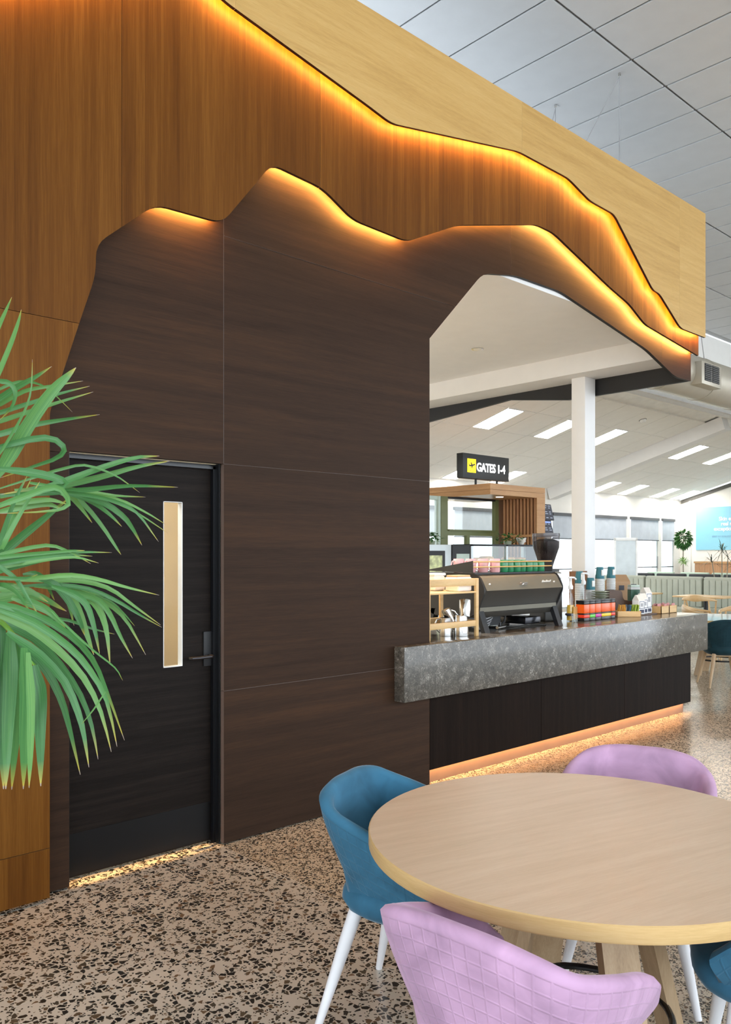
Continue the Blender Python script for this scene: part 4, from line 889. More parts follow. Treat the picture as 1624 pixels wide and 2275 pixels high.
pr = bez_round([(-0.13, 0), (-0.10, 0), (-0.10, 0.14), (-0.02, 0.16), (-0.02, 0.0), (0.14, 0), (0.14, 0.10), (0.12, 0.125), (0.03, 0.13), (0.01, 0.15), (0.0, 0.225), (-0.02, 0.235), (-0.13, 0.235)], 0.012, True)
pr = bez_round([(-0.13, 0), (0.14, 0), (0.14, 0.11), (0.115, 0.13), (0.03, 0.135), (0.008, 0.16), (0.0, 0.225), (-0.025, 0.238), (-0.13, 0.238)], 0.02, True)
for y in (-0.07, 0.06): M().prism([(q.x, q.y) for q in pr], y, y+0.012, 1).obj('side_board', 'walnut', ws)
M().box(-0.125, 0.13, -0.058, 0.06, 0.0, 0.012).obj('base_board', 'walnut', ws); M().box(-0.125, -0.113, -0.058, 0.06, 0.012, 0.235).obj('back_board', 'walnut', ws); M().box(-0.113, 0.02, -0.058, 0.06, 0.125, 0.135).obj('shelf_board', 'walnut', ws)
gc = thing('green_carton', 'tall dark green carton with a pale lid', 'carton', (7.665, 4.30, ZT), math.radians(-35))
M().rbox(-0.048, 0.048, -0.04, 0.04, 0, 0.235, 0.003).obj('carton_body', 'carton_green', gc); M().rbox(-0.049, 0.049, -0.041, 0.041, 0.236, 0.262, 0.003).obj('carton_band', 'cup_white', gc); M().rbox(-0.047, 0.047, -0.039, 0.039, 0.263, 0.285, 0.004).obj('carton_lid', 'frame_mint', gc); M().rbox(-0.026, 0.026, -0.012, 0.012, 0.284, 0.291, 0.002).obj('slot', 'ink_dark', gc)
# ---- sachet box
sb = thing('sachet_box', 'small pine box with yellow, blue and lime sachets', 'box', (7.165, 4.083, ZT), math.radians(-43))
w_, d_, h_ = 0.113, 0.055, 0.055
for b in ((-w_, w_, -d_, -d_+0.008, 0, h_), (-w_, w_, d_-0.008, d_, 0, h_), (-w_, -w_+0.008, -d_, d_, 0, h_), (w_-0.008, w_, -d_, d_, 0, h_), (-w_, w_, -d_, d_, 0, 0.006)): M().rbox(*b, 0.0015, 1).obj('box_board', 'bamboo', sb)
rs = random.Random(5)
for k in range(16):
    x = -0.095+k*0.0125; mat = 'pack_yellow' if k < 6 else 'pack_blue' if k < 9 else 'pack_lime'
    t = M().rbox(-0.003, 0.003, -0.028, 0.028, 0, 0.108, 0.0012, 1).obj('tea_sachet', mat, None); t.parent = None
    cz, sz_ = math.cos(math.radians(-43)), math.sin(math.radians(-43)); yy = rs.uniform(-0.012, 0.012)
    t.location = (7.165+x*cz-yy*sz_, 4.083+x*sz_+yy*cz, ZT+0.007); t.rotation_euler = (rs.uniform(-0.1, 0.1), rs.uniform(0.05, 0.25), math.radians(-43)+rs.uniform(-0.12, 0.12))
    c3 = {'pack_yellow': 'yellow', 'pack_blue': 'blue', 'pack_lime': 'lime green'}[mat]; tag(t, '%s paper sachet upright in the pine sachet box' % c3, 'sachet', '%s sachets in the pine box' % c3)
# ---- gable-top cartons in a wire stand
for k, (x, y, h, lab) in enumerate(((7.40, 4.10, 0.135, 'small white gable-top coffee bag, left of three'), (7.50, 4.12, 0.145, 'small white gable-top coffee bag, middle of three'), (7.615, 4.14, 0.20, 'tallest white gable-top coffee bag of the three'))):
    t = thing('coffee_bag', lab, 'coffee bag', (x, y, ZT+0.012), math.radians(-8), 'white coffee bags'); w = 0.045; d = 0.04
    M().rbox(-w, w, -d, d, 0, h, 0.003).obj('bag_body', 'white_plastic', t)
    M().prism([(-d, h-0.001), (d, h-0.001), (0.006, h+0.052), (-0.006, h+0.052)], -w, w, 0).obj('gable_top', 'white_porcelain', t)
    M().box(-w-0.0012, w+0.0012, -d-0.0012, -d+0.001, 0.055, 0.060).obj('print_line', 'ink_navy', t); M().box(-w*0.7, w*0.7, -d-0.0014, -d, 0.012, 0.045).obj('print_block', 'ink_navy', t)
    M().box(-w*0.8, -w*0.7, -d-0.0014, -d, 0.06, h-0.01).obj('print_line', 'ink_navy', t); M().box(w*0.7, w*0.8, -d-0.0014, -d, 0.06, h-0.01).obj('print_line', 'ink_navy', t); M().box(-w*0.8, w*0.8, -d-0.0014, -d, h-0.014, h-0.009).obj('print_line', 'ink_navy', t)
    M().box(-w*0.4, w*0.4, -d-0.0013, -d, h*0.55, h*0.8).obj('print_picture', 'cable_grey', t)
tr = tag(M().rbox(7.345, 7.68, 4.05, 4.20, ZT, ZT+0.011, 0.003).obj('display_tray', 'walnut'), 'low walnut tray under the white coffee bags', 'tray')
# ---- pine boxes with pink sachets
for k, (x, lab) in enumerate(((7.80, 'pine box of pink sachets, the nearer of two'), (7.965, 'pine box of pink sachets, at the counter end'))):
    t = thing('pine_box', lab, 'box', (x, 4.12, ZT)); w_, d_, h_ = 0.080, 0.09, 0.075
    for b in ((-w_, w_, -d_, -d_+0.008, 0, h_), (-w_, w_, d_-0.008, d_, 0, h_), (-w_, -w_+0.008, -d_, d_, 0, h_), (w_-0.008, w_, -d_, d_, 0, h_), (-w_, w_, -d_, d_, 0, 0.006)): M().rbox(*b, 0.0015, 1).obj('box_board', 'bamboo', t)
    for i in range(5):
        s_ = M().rbox(-0.028, 0.028, -0.003, 0.003, 0, 0.09, 0.0012, 1).obj('sugar_sachet', 'pack_pink', None, (x+(-0.03 if i % 2 else 0.03), 4.06+i*0.027, ZT+0.008), (rs.uniform(0.1, 0.35), 0, rs.uniform(-0.2, 0.2)))
        tag(s_, 'pink sugar sachet in the %s pine box' % ('nearer' if k == 0 else 'counter-end'), 'sachet', 'pink sachets in the %s box' % ('nearer' if k == 0 else 'end'))
# ================================================================ KIOSK BEHIND THE COUNTER
kz0, kz1 = 2.44, 2.60
kx0, kx1, ky0, ky1 = 9.39, 10.74, 7.53, 8.95
k = thing('timber_kiosk', 'small timber-roofed kiosk with green window frames behind the counter', 'kiosk', (0, 0, 0))
M().box(kx0+0.02, kx1-0.02, ky0+0.02, ky1, kz0+0.012, kz1-0.01).obj('roof_board', 'kiosk_wood', k)
for z0, z1 in ((kz0, kz0+0.072), (kz0+0.076, kz1)):
    M().box(kx0, kx1, ky0, ky0+0.02, z0, z1).obj('fascia_board', 'kiosk_wood', k); M().box(kx0, kx0+0.02, ky0+0.0205, ky1, z0, z1).obj('fascia_board', 'kiosk_wood', k)
M().box(kx0+0.02, kx1-0.02, ky0+0.02, ky1, kz0, kz0+0.011).obj('soffit', 'kiosk_wood', k)
M().box(10.58, kx1, ky0+0.02, ky1-0.6, 0, kz0).obj('side_wall', 'slat_back', k)
M().box(10.53, kx1, ky0, ky0+0.019, 0, kz0).obj('front_post', 'kiosk_wood', k)
for i in range(10):
    y = ky0+0.035+i*0.066; M().box(10.545, 10.579, y, y+0.034, 1.0, kz0).obj('slat', 'slat_wood', k)
M().box(10.51, 10.545, ky0+0.02, 8.2, 1.84, 1.875).obj('shelf_rail', 'kiosk_wood', k)
for cx_, cy_ in ((9.95, 7.80), (9.45, 8.45)):
    M().lathe([(0.055, -0.004), (0.055, 0.0)], 20, (cx_, cy_, kz0)).obj('downlight', 'lens_lit', k)
gy = 8.25
# green frame wall
for (a, b) in ((9.13, 9.28), (10.42, 10.5), (8.0, 8.08)): M().box(a, b, gy, gy+0.07, 0.9, kz0-0.002).obj('green_post', 'frame_green', k)
M().box(9.08, 9.13, gy+0.01, gy+0.09, 0.9, kz0-0.002).obj('mint_post', 'frame_mint', k)
M().box(9.28, 10.42, gy, gy+0.06, kz0-0.03, kz0-0.002).obj('green_head', 'black_matt', k)
M().box(9.28, 10.42, gy, gy+0.06, 1.855, 1.925).obj('green_transom', 'frame_green', k); M().box(9.28, 10.42, gy-0.03, gy, 1.925, 1.945).obj('green_sill', 'frame_green', k)
M().box(9.72, 9.79, gy, gy+0.06, 0.95, 1.855).obj('green_mullion', 'frame_green', k); M().box(9.28, 10.42, gy, gy+0.06, 0.9, 1.0).obj('green_base', 'frame_green', k)
M().box(8.08, 9.08, gy+0.02, gy+0.06, 1.855, 1.90).obj('mint_transom', 'frame_mint', k); M().box(8.0, 9.13, gy+0.02, gy+0.06, kz0-0.06, kz0-0.002).obj('mint_head', 'frame_mint', k)
for a, b, z0, z1 in ((9.28, 10.42, 1.925, kz0-0.03), (9.28, 9.72, 1.0, 1.855), (9.79, 10.42, 1.0, 1.855), (8.08, 9.08, 1.9, kz0-0.06), (8.08, 9.08, 1.0, 1.855)):
    M().box(a, b, gy+0.03, gy+0.036, z0, z1).obj('pane', 'pane', k)
# gate sign
sg = thing('gate_sign', 'dark overhead sign reading GATES 1-4 with a yellow plane symbol', 'sign', (9.10, 7.80, 2.683))
sgw, sgh = 1.08, 0.362
M().rbox(0, sgw, 0, 0.12, 0, sgh, 0.004).obj('sign_box', 'sign_black', sg)
M().rbox(0.098, 0.288, -0.004, 0.0, 0.085, 0.285, 0.001).obj('symbol_plate', 'sign_yellow', sg)
pl = [(0.175, 0.215), (0.185, 0.213), (0.20, 0.193), (0.235, 0.197), (0.225, 0.235), (0.237, 0.235), (0.262, 0.202), (0.305, 0.215), (0.322, 0.212), (0.325, 0.203), (0.312, 0.195), (0.268, 0.180), (0.255, 0.150), (0.243, 0.148), (0.243, 0.176), (0.205, 0.172), (0.19, 0.18)]
M().prism([(a-0.055, b) for a, b in pl], -0.006, -0.004, 1).obj('plane_symbol', 'ink_dark', sg); M().box(0.135, 0.255, -0.006, -0.004, 0.105, 0.113).obj('symbol_caption', 'tag_wood', sg)
text('GATES 1-4', 0.178, 'sign_white', 'lettering', sg, (0.305, -0.002, 0.115), (math.pi/2, 0, 0), 0.0035, 0.002, fit=0.675)
for x in (0.36, 0.86): M().tube([(x, 0.06, -0.085), (x, 0.06, 0.0)], 0.018, 10).obj('sign_post', 'sign_black', sg)
# menu screens
for kk, (z, lab) in enumerate(((2.25, 'upper dark menu screen hung beside the kiosk'), (1.99, 'lower dark menu screen hung beside the kiosk'))):
    t = thing('menu_screen', lab, 'screen', (10.98, 7.72, z)); t.rotation_euler = (math.radians(-14), 0, math.radians(6))
    M().rbox(-0.24, 0.28, 0, 0.04, -0.135, 0.13, 0.004).obj('screen_case', 'black_matt', t); M().box(-0.232, 0.272, -0.002, 0, -0.127, 0.122).obj('screen_face', 'screen_dark', t)
    m = M(); rr = random.Random(kk)
    for i in range(7):
        z_ = 0.10-i*0.033
        if i in (2, 5): continue
        m.box(0.03, 0.03+rr.uniform(0.04, 0.1), -0.003, -0.002, z_-0.006, z_+0.003); m.box(0.16, 0.16+rr.uniform(0.04, 0.09), -0.003, -0.002, z_-0.006, z_+0.003)
    m.obj('menu_lines', 'screen_text', t)
    if kk: M().box(-0.2, 0.25, -0.003, -0.002, 0.085, 0.11).obj('menu_bar', 'screen_bar', t)
for zz in (2.25, 1.99): M().box(10.74, 10.80, 7.76, 7.80, zz-0.03, zz+0.03).obj('screen_bracket', 'black_matt', k)
# display fridge and appliances in front of the kiosk
df = thing('display_cabinet', 'glass-fronted food display cabinet below the kiosk', 'display cabinet', (8.51, 7.15, 0))
M().box(0, 1.58, 0, 0.32, 0, 1.22).obj('cabinet_base', 'white_paint', df)
for b in ((0, 0.05, 0, 0.05, 1.22, 1.70), (1.53, 1.58, 0, 0.05, 1.22, 1.70), (0.76, 0.80, 0, 0.04, 1.22, 1.70), (0, 1.58, 0, 0.32, 1.685, 1.71), (0, 0.05, 0.27, 0.32, 1.22, 1.7), (1.53, 1.58, 0.27, 0.32, 1.22, 1.7)): M().box(*b).obj('cabinet_frame', 'alu' if b[5] < 1.705 else 'black_matt', df)
M().box(0.05, 0.76, 0.018, 0.022, 1.22, 1.685).obj('pane', 'pane', df); M().box(0.80, 1.53, 0.018, 0.022, 1.22, 1.685).obj('pane', 'pane', df); M().box(0.05, 1.53, 0.04, 0.3, 1.47, 1.478).obj('glass_shelf', 'pane', df)
M().box(1.585, 1.70, 0, 0.3, 0, 1.705).obj('side_column', 'black_matt', df); M().lathe([(0.022, 0), (0.022, 0.006)], 14).obj('dial', 'steel', df, (1.64, -0.001, 1.58), (math.pi/2, 0, 0))
for i, (x, w, h) in enumerate(((0.50, 0.11, 0.07), (0.25, 0.09, 0.05), (1.0, 0.10, 0.055), (1.25, 0.10, 0.05))):
    o = M().lathe([(w, 0), (w, h*0.5), (w*0.85, h*0.9), (w*0.4, h)], 16).obj('pastry_loaf', 'pastry', None, (8.51+x, 7.30, 1.4781)); tag(o, ['round golden loaf on the left of the display cabinet shelf', 'small pastry at the left end of the cabinet shelf', 'golden pastry just right of the cabinet mullion', 'golden pastry at the right of the cabinet shelf'][i], 'pastry', 'pastries in the cabinet')
bo = thing('black_fridge', 'narrow black appliance with a pale window beside the display cabinet', 'appliance', (8.13, 7.15, 0))
M().rbox(0, 0.37, 0, 0.4, 0, 1.70, 0.006).obj('case', 'black_matt', bo); M().box(0.08, 0.34, -0.004, 0, 1.3, 1.58).obj('window', 'frame_mint', bo)
ov = thing('steel_oven', 'steel-fronted cabinet with a black framed window at the opening edge', 'oven', (7.55, 7.15, 0))
M().rbox(0, 0.56, 0, 0.45, 0, 1.70, 0.006).obj('case', 'alu', ov); M().rbox(-0.02, 0.42, -0.02, 0, 1.22, 1.62, 0.005).obj('window_frame', 'black_matt', ov); M().box(0.02, 0.36, -0.024, -0.02, 1.29, 1.56).obj('window', 'cabinet_food', ov)
def leafy(t, n, spread, h, mat, seed, lw=0.012, ll=0.08, base=(0, 0, 0), up=0.5):
    """a tuft of separate small blades joined as one foliage part (too small to pick apart)"""
    rr = random.Random(seed); m = M()
    for i in range(n):
        a = rr.uniform(0, 2*math.pi); e = rr.uniform(-0.4, 1.0)*up; d = Vector((math.cos(a)*math.cos(e), math.sin(a)*math.cos(e), math.sin(e)))
        o = Vector(base)+Vector((rr.gauss(0, spread*0.4), rr.gauss(0, spread*0.4), rr.uniform(0, h))); s_ = d.cross(Vector((0, 0, 1))).normalized()*lw*rr.uniform(0.7, 1.3); l_ = ll*rr.uniform(0.6, 1.3)
        dn = Vector((0, 0, -l_*0.25)); nn = Vector((0, 0, 0.002))
        m.add([o, o+d*l_*0.5+s_, o+d*l_+dn, o+d*l_*0.5-s_, o+d*l_*0.5+nn*3], [(0, 1, 4), (1, 2, 4), (2, 3, 4), (3, 0, 4)])
    o = m.obj('foliage', mat, t, smooth=0, fixn=False); return o
for i, (x, y, lab, sc) in enumerate(((7.88, 7.3, 'small trailing plant on top of the steel cabinet', 0.10), (9.50, 7.3, 'trailing green plant on the display cabinet top', 0.14))):
    t = thing('small_plant', lab, 'plant', (x, y, 1.701 if i == 0 else 1.711))
    M().lathe([(0.05, 0), (0.06, 0.05), (0.055, 0.05), (0.045, 0.02)], 14).obj('pot', 'saucer_sage', t); leafy(t, 70, sc*1.5, 0.12, 'leaf_far', 20+i, 0.016, 0.09, (0, 0, 0.03), 0.7)
t = thing('white_cup', 'white cup on the display cabinet top beside the trailing plant', 'cup', (9.74, 7.24, 1.711)); M().lathe([(0.03, 0), (0.06, 0.05), (0.075, 0.10), (0.07, 0.10), (0.05, 0.04)], 18).obj('cup_body', 'white_porcelain', t); M().tube([(0.06, 0, 0.08), (0.1, 0, 0.075), (0.1, 0, 0.045), (0.055, 0, 0.035)], 0.008, 6).obj('handle', 'white_porcelain', t)

# ================================================================ HALL FURNITURE
bx = 16.8
def banquette(y0, y1, label):
    t = thing('banquette', label, 'bench', (bx, y0, 0), 0, 'sage banquette sections'); w = y1-y0
    n = max(3, round(w/0.13)); s_ = w/n
    for i in range(n): M().rbox(-0.05, 0.02, i*s_+0.002, (i+1)*s_-0.002, 0.45, 1.03, 0.02, 3).obj('back_channel', 'banquette_green', t)
    M().rbox(-0.045, 0.10, 0.0, w, 0.99, 1.085, 0.035, 3).obj('top_roll', 'banquette_green', t); M().box(0.0, 0.10, 0.0, w, 0.0, 1.0).obj('back_board', 'banquette_green', t)
    M().rbox(-0.55, -0.05, 0.002, w-0.002, 0.33, 0.46, 0.04, 3).obj('seat', 'banquette_green', t); M().box(-0.5, 0, 0.01, w-0.01, 0, 0.33).obj('plinth', 'black_matt', t)
banquette(7.86, 9.12, 'sage channel-backed banquette section behind the small tables, the middle one')
banquette(6.55, 7.82, 'sage channel-backed banquette section at the right edge')
banquette(9.16, 10.4, 'sage channel-backed banquette section beyond the coffee bags')
def cafe_table(label, c, lx, ly, mat='chair_oak'):
    t = thing('cafe_table', label, 'table', (c[0], c[1], 0)); M().rbox(-lx/2, lx/2, -ly/2, ly/2, 0.72, 0.75, 0.006).obj('tabletop', mat, t)
    M().tube([(0, 0, 0.02), (0, 0, 0.72)], 0.04, 14).obj('pedestal', 'black_matt', t); M().lathe([(0.24, 0), (0.24, 0.012), (0.05, 0.025)], 28).obj('base_plate', 'black_matt', t); return t
cafe_table('small oak cafe table by the banquette, partly hidden by coffee bags', (16.0, 8.85), 0.62, 0.75)
cafe_table('small oak cafe table by the banquette at the right', (15.75, 7.30), 0.75, 1.0)
def oak_chair(label, loc, face):
    t = thing('oak_chair', label, 'chair', (loc[0], loc[1], 0), face, 'oak armchairs in the hall')
    pts = [(0.10, -0.27, 0.70), (-0.05, -0.285, 0.715), (-0.18, -0.22, 0.735), (-0.25, -0.10, 0.75), (-0.265, 0, 0.752), (-0.25, 0.10, 0.75), (-0.18, 0.22, 0.735), (-0.05, 0.285, 0.715), (0.10, 0.27, 0.70)]
    S = [Vector(p) for p in spline(pts, 33)]; m = M(); n = 8
    for i, p in enumerate(S):
        d = (S[min(i+1, 32)]-S[max(i-1, 0)]).normalized(); o = Vector((d.y, -d.x, 0)); hh = 0.016+0.045*math.exp(-((i-16)/7.0)**2)
        m.v += [tuple(p+o*a*0.018+Vector((0, 0, b*hh))) for a, b in ((1, 0.6), (0.6, 1), (-0.6, 1), (-1, 0.6), (-1, -0.6), (-0.6, -1), (0.6, -1), (1, -0.6))]
    for i in range(32):
        for j in range(n): m.f.append((i*n+j, i*n+(j+1) % n, (i+1)*n+(j+1) % n, (i+1)*n+j)); m.mi.append(0)
    m.f.append(tuple(range(n))); m.mi.append(0); m.f.append(tuple(32*n+j for j in range(n))); m.mi.append(0)
    m.obj('back_rail', 'chair_oak', t, smooth=50)
    M().rbox(-0.23, 0.24, -0.24, 0.24, 0.43, 0.465, 0.014, 3).obj('seat', 'chair_oak', t)
    for sx, sy in ((1, 1), (1, -1), (-1, 1), (-1, -1)):
        top = (0.09, 0.27*sy, 0.70) if sx > 0 else (-0.19, 0.21*sy, 0.73); M().tube([(0.22*sx if sx > 0 else -0.24, 0.25*sy, 0), (0.2*sx*0.9, 0.235*sy, 0.44), top], [0.012, 0.018, 0.013], 10).obj('leg', 'chair_oak', t)
    for sy in (-1, 1): M().tube([(-0.2, 0.23*sy, 0.41), (0.2, 0.235*sy, 0.41)], 0.014, 8).obj('side_stretcher', 'chair_oak', t)
    return t
oak_chair('oak chair with a curved back rail in front of the banquette table', (14.95, 7.05), math.radians(10))
oak_chair('oak chair with a curved back rail just beyond the counter end', (12.0, 5.62), math.radians(-70))
oak_chair('oak chair with a curved back rail cut by the right edge', (12.35, 5.2), math.radians(200))
# glossy-topped round table beyond the counter and its teal chair
t2 = round_table((10.72, 4.78), 'round table with a bright glossy top beyond the counter end', 0.66, 'gloss_top')
ch = tub_chair('tub_chair', 'dark teal velvet tub chair on oak legs at the counter end', 'velvet_teal', 'leg_oak', (9.86, 4.36), math.radians(42), 'dark chairs around the far round table')
copy_tree(ch, 'dark teal tub chair seen only by its legs past the counter', (10.55, 5.42, 0), math.radians(-75))
# whiteboard
wbd = thing('whiteboard', 'freestanding white-framed display board in front of the window', 'board', tuple(P(1390, 1227, t=19.9)[:2])+(0,), AZ-math.pi/2-0.03)
w = 0.283
for b in ((-w, -w+0.045, -0.03, 0.03, 0.05, 1.95), (w-0.045, w, -0.03, 0.03, 0.05, 1.95), (-w, w, -0.03, 0.03, 1.88, 1.95), (-w, w, -0.03, 0.03, 0.3, 0.36)): M().rbox(*b, 0.006).obj('frame_bar', 'white_plastic', wbd)
M().box(-w+0.045, w-0.045, -0.01, 0.01, 0.36, 1.88).obj('board_face', 'whiteboard', wbd)
for x in (-w+0.02, w-0.02): M().rbox(x-0.03, x+0.03, -0.25, 0.25, 0.0, 0.05, 0.01).obj('foot', 'white_plastic', wbd)
# notice on the window
tag(M().box(0, 0.16, -0.008, 0, 0, 0.33).obj('window_notice', 'cable_grey', None, (21.17, HY+0.018, 1.16)), 'small grey notice on the far window', 'notice')
# waiting seats
def wait_seat(label, loc, mat):
    t = thing('waiting_seat', label, 'seat', (loc[0], loc[1], 0), 0, 'waiting seats beyond the banquette')
    M().rbox(-0.06, 0.05, -0.36, 0.36, 0.50, 1.10, 0.03, 3).obj('backrest', mat, t); M().rbox(-0.02, 0.50, -0.34, 0.34, 0.40, 0.50, 0.03, 3).obj('seat', mat, t)
    for y in (-0.3, 0.3): M().box(0.0, 0.45, y-0.02, y+0.02, 0.0, 0.40).obj('leg', 'black_matt', t)
for i, y in enumerate((10.2, 9.4, 8.6, 7.8)):
    wait_seat('black waiting seat back showing over the banquette, %s from the window wall' % ords[i], (18.5, y), 'seat_black')
for i, y in enumerate((10.4, 9.5, 8.7, 7.9)):
    wait_seat('pale sage waiting seat in the farther row, %s from the window wall' % ords[i], (19.9, y), 'seat_sage' if i != 2 else 'seat_sage')
# corner plant
cp = thing('corner_plant', 'tall indoor tree with a round leafy crown in the far corner', 'plant', tuple(P(1518, 1227, t=22.2)[:2])+(0,))
M().lathe([(0.16, 0), (0.2, 0.3), (0.21, 0.34), (0.18, 0.34), (0.17, 0.3)], 20).obj('pot', 'pot_grey', cp); M().lathe([(0.17, 0.29), (0.05, 0.31)], 16).obj('soil', 'soil', cp)
M().tube([(0, 0, 0.3), (0.02, 0.01, 0.9), (-0.01, 0, 1.5), (0.01, 0, 2.1)], [0.02, 0.017, 0.015, 0.01], 8).obj('trunk', 'bark', cp)
f1 = leafy(cp, 420, 0.0, 0, 'leaf_far', 1, 0.03, 0.14)
rr = random.Random(4); mm = M()
for i in range(380):
    d = Vector((rr.gauss(0, 1), rr.gauss(0, 1), rr.gauss(0, 1))).normalized(); o = Vector((0, 0, 1.95))+Vector((d.x*0.16, d.y*0.16, d.z*0.20))*rr.uniform(0.7, 1.1); dd = (d+Vector((0, 0, -0.7))).normalized(); s_ = dd.cross(Vector((rr.gauss(0, 1), rr.gauss(0, 1), 1))).normalized()*0.024
    mm.add([o, o+dd*0.05+s_, o+dd*0.12, o+dd*0.05-s_], [(0, 1, 2, 3)])
bpy.data.objects.remove(f1); mm.obj('crown', 'leaf_far', cp, smooth=0, fixn=False)
leafy(cp, 60, 0.05, 0.08, 'leaf_lime', 9, 0.014, 0.17, (0, 0, 1.32), 1.1)
# ledge under the poster with a dracaena in front
lg = thing('timber_ledge', 'timber-fronted ledge with a pale top under the blue poster', 'ledge', (21.85, 7.5, 0))
M().box(-0.03, 0.55, 0, 2.95, 1.30, 1.35).obj('ledge_top', 'kiosk_wood', lg)
for i in range(21): M().box(0, 0.03, i*0.14, i*0.14+0.136, 0, 1.30).obj('board', 'slat_wood', lg)
dr = thing('dracaena', 'spiky dark dracaena on bare canes in front of the poster', 'plant', tuple(P(1606, 1227, t=17.9)[:2])+(0,))
M().lathe([(0.2, 0), (0.25, 0.45), (0.26, 0.5), (0.23, 0.5), (0.22, 0.45)], 20).obj('pot', 'pot_grey', dr); M().lathe([(0.22, 0.44), (0.05, 0.46)], 16).obj('soil', 'soil', dr)
rr = random.Random(12)
for kx, (bx_, by_, hz_) in enumerate(((0.06, 0.05, 1.66), (-0.14, 0.18, 1.42), (-0.02, -0.12, 1.52), (0.12, -0.2, 1.35))):
    M().tube([(bx_*0.3, by_*0.3, 0.44), (bx_*0.6, by_*0.7, 0.9), (bx_, by_, hz_)], [0.014, 0.012, 0.009], 7).obj('cane', 'bark', dr); m = M()
    for i in range(26):
        a = rr.uniform(0, 2*math.pi); e = rr.uniform(-0.7, 1.3); d = Vector((math.cos(a)*math.cos(e), math.sin(a)*math.cos(e), math.sin(e))); s_ = d.cross(Vector((0, 0, 1))).normalized()*0.008; o = Vector((bx_, by_, hz_+rr.uniform(-0.06, 0.03))); l_ = rr.uniform(0.22, 0.36)
        m.add([o-s_*0.6, o+s_*0.6, o+d*l_*0.55+s_, o+d*l_*0.55-s_, o+d*l_+Vector((0, 0, -0.06))], [(0, 1, 2, 3), (3, 2, 4)])
    m.obj('leaf_rosette', 'leaf_dracaena', dr, smooth=0, fixn=False)
# ================================================================ PALM AT THE LEFT
pc = P(-430, 2270, Z=0)
palm = thing('potted_palm', 'large feathery green palm leaning in at the left edge', 'palm', (pc.x, pc.y, 0))
M().lathe([(0.20, 0), (0.26, 0.05), (0.29, 0.42), (0.30, 0.46), (0.27, 0.46), (0.26, 0.40)], 32, capt=False).obj('pot', 'pot_grey', palm); M().lathe([(0.265, 0.40), (0.1, 0.42), (0.01, 0.425)], 24).obj('soil', 'soil', palm)
def blade(parent, pts3, wid, seed):
    """one leaflet: tapered, folded along its midrib, slightly curled"""
    rr = random.Random(seed); n = 13; S = [Vector(p) for p in spline(pts3, n)]; m = M(); uv = []
    view = Vector((0, 0, EYE)); tw = rr.uniform(-0.5, 0.5)
    for i, p in enumerate(S):
        d = (S[min(i+1, n-1)]-S[max(i-1, 0)]).normalized(); tov = (view-p).normalized()
        s_ = d.cross(tov).normalized(); nn = s_.cross(d).normalized(); an = tw+0.5*math.sin(i*0.3+seed)
        s2 = s_*math.cos(an*0.5)+nn*math.sin(an*0.5); n2 = s2.cross(d).normalized(); u = i/(n-1)
        w = wid*0.5*min(1.0, 0.45+u*2.2)*max(0.02, (1-u**2.6))**0.8
        for k_, (a, b) in enumerate(((-1, 0.0), (-0.5, -0.10), (0, -0.22), (0.5, -0.10), (1, 0.0))):
            m.v.append(tuple(p+s2*a*w+n2*b*w-Vector(parent.matrix_world.translation if 0 else (pc.x, pc.y, 0)))); uv.append((a*0.5+0.5, u))
    for i in range(n-1):
        for j in range(4): m.f.append((i*5+j, i*5+j+1, (i+1)*5+j+1, (i+1)*5+j)); m.mi.append(0)
    return m.obj('leaflet', 'palm_leaf', parent, uv=uv, smooth=60, fixn=False)
ZA, ZB_, ZC_ = (0.2637, 640), (0.2549, 1200), (0.3202, 640)
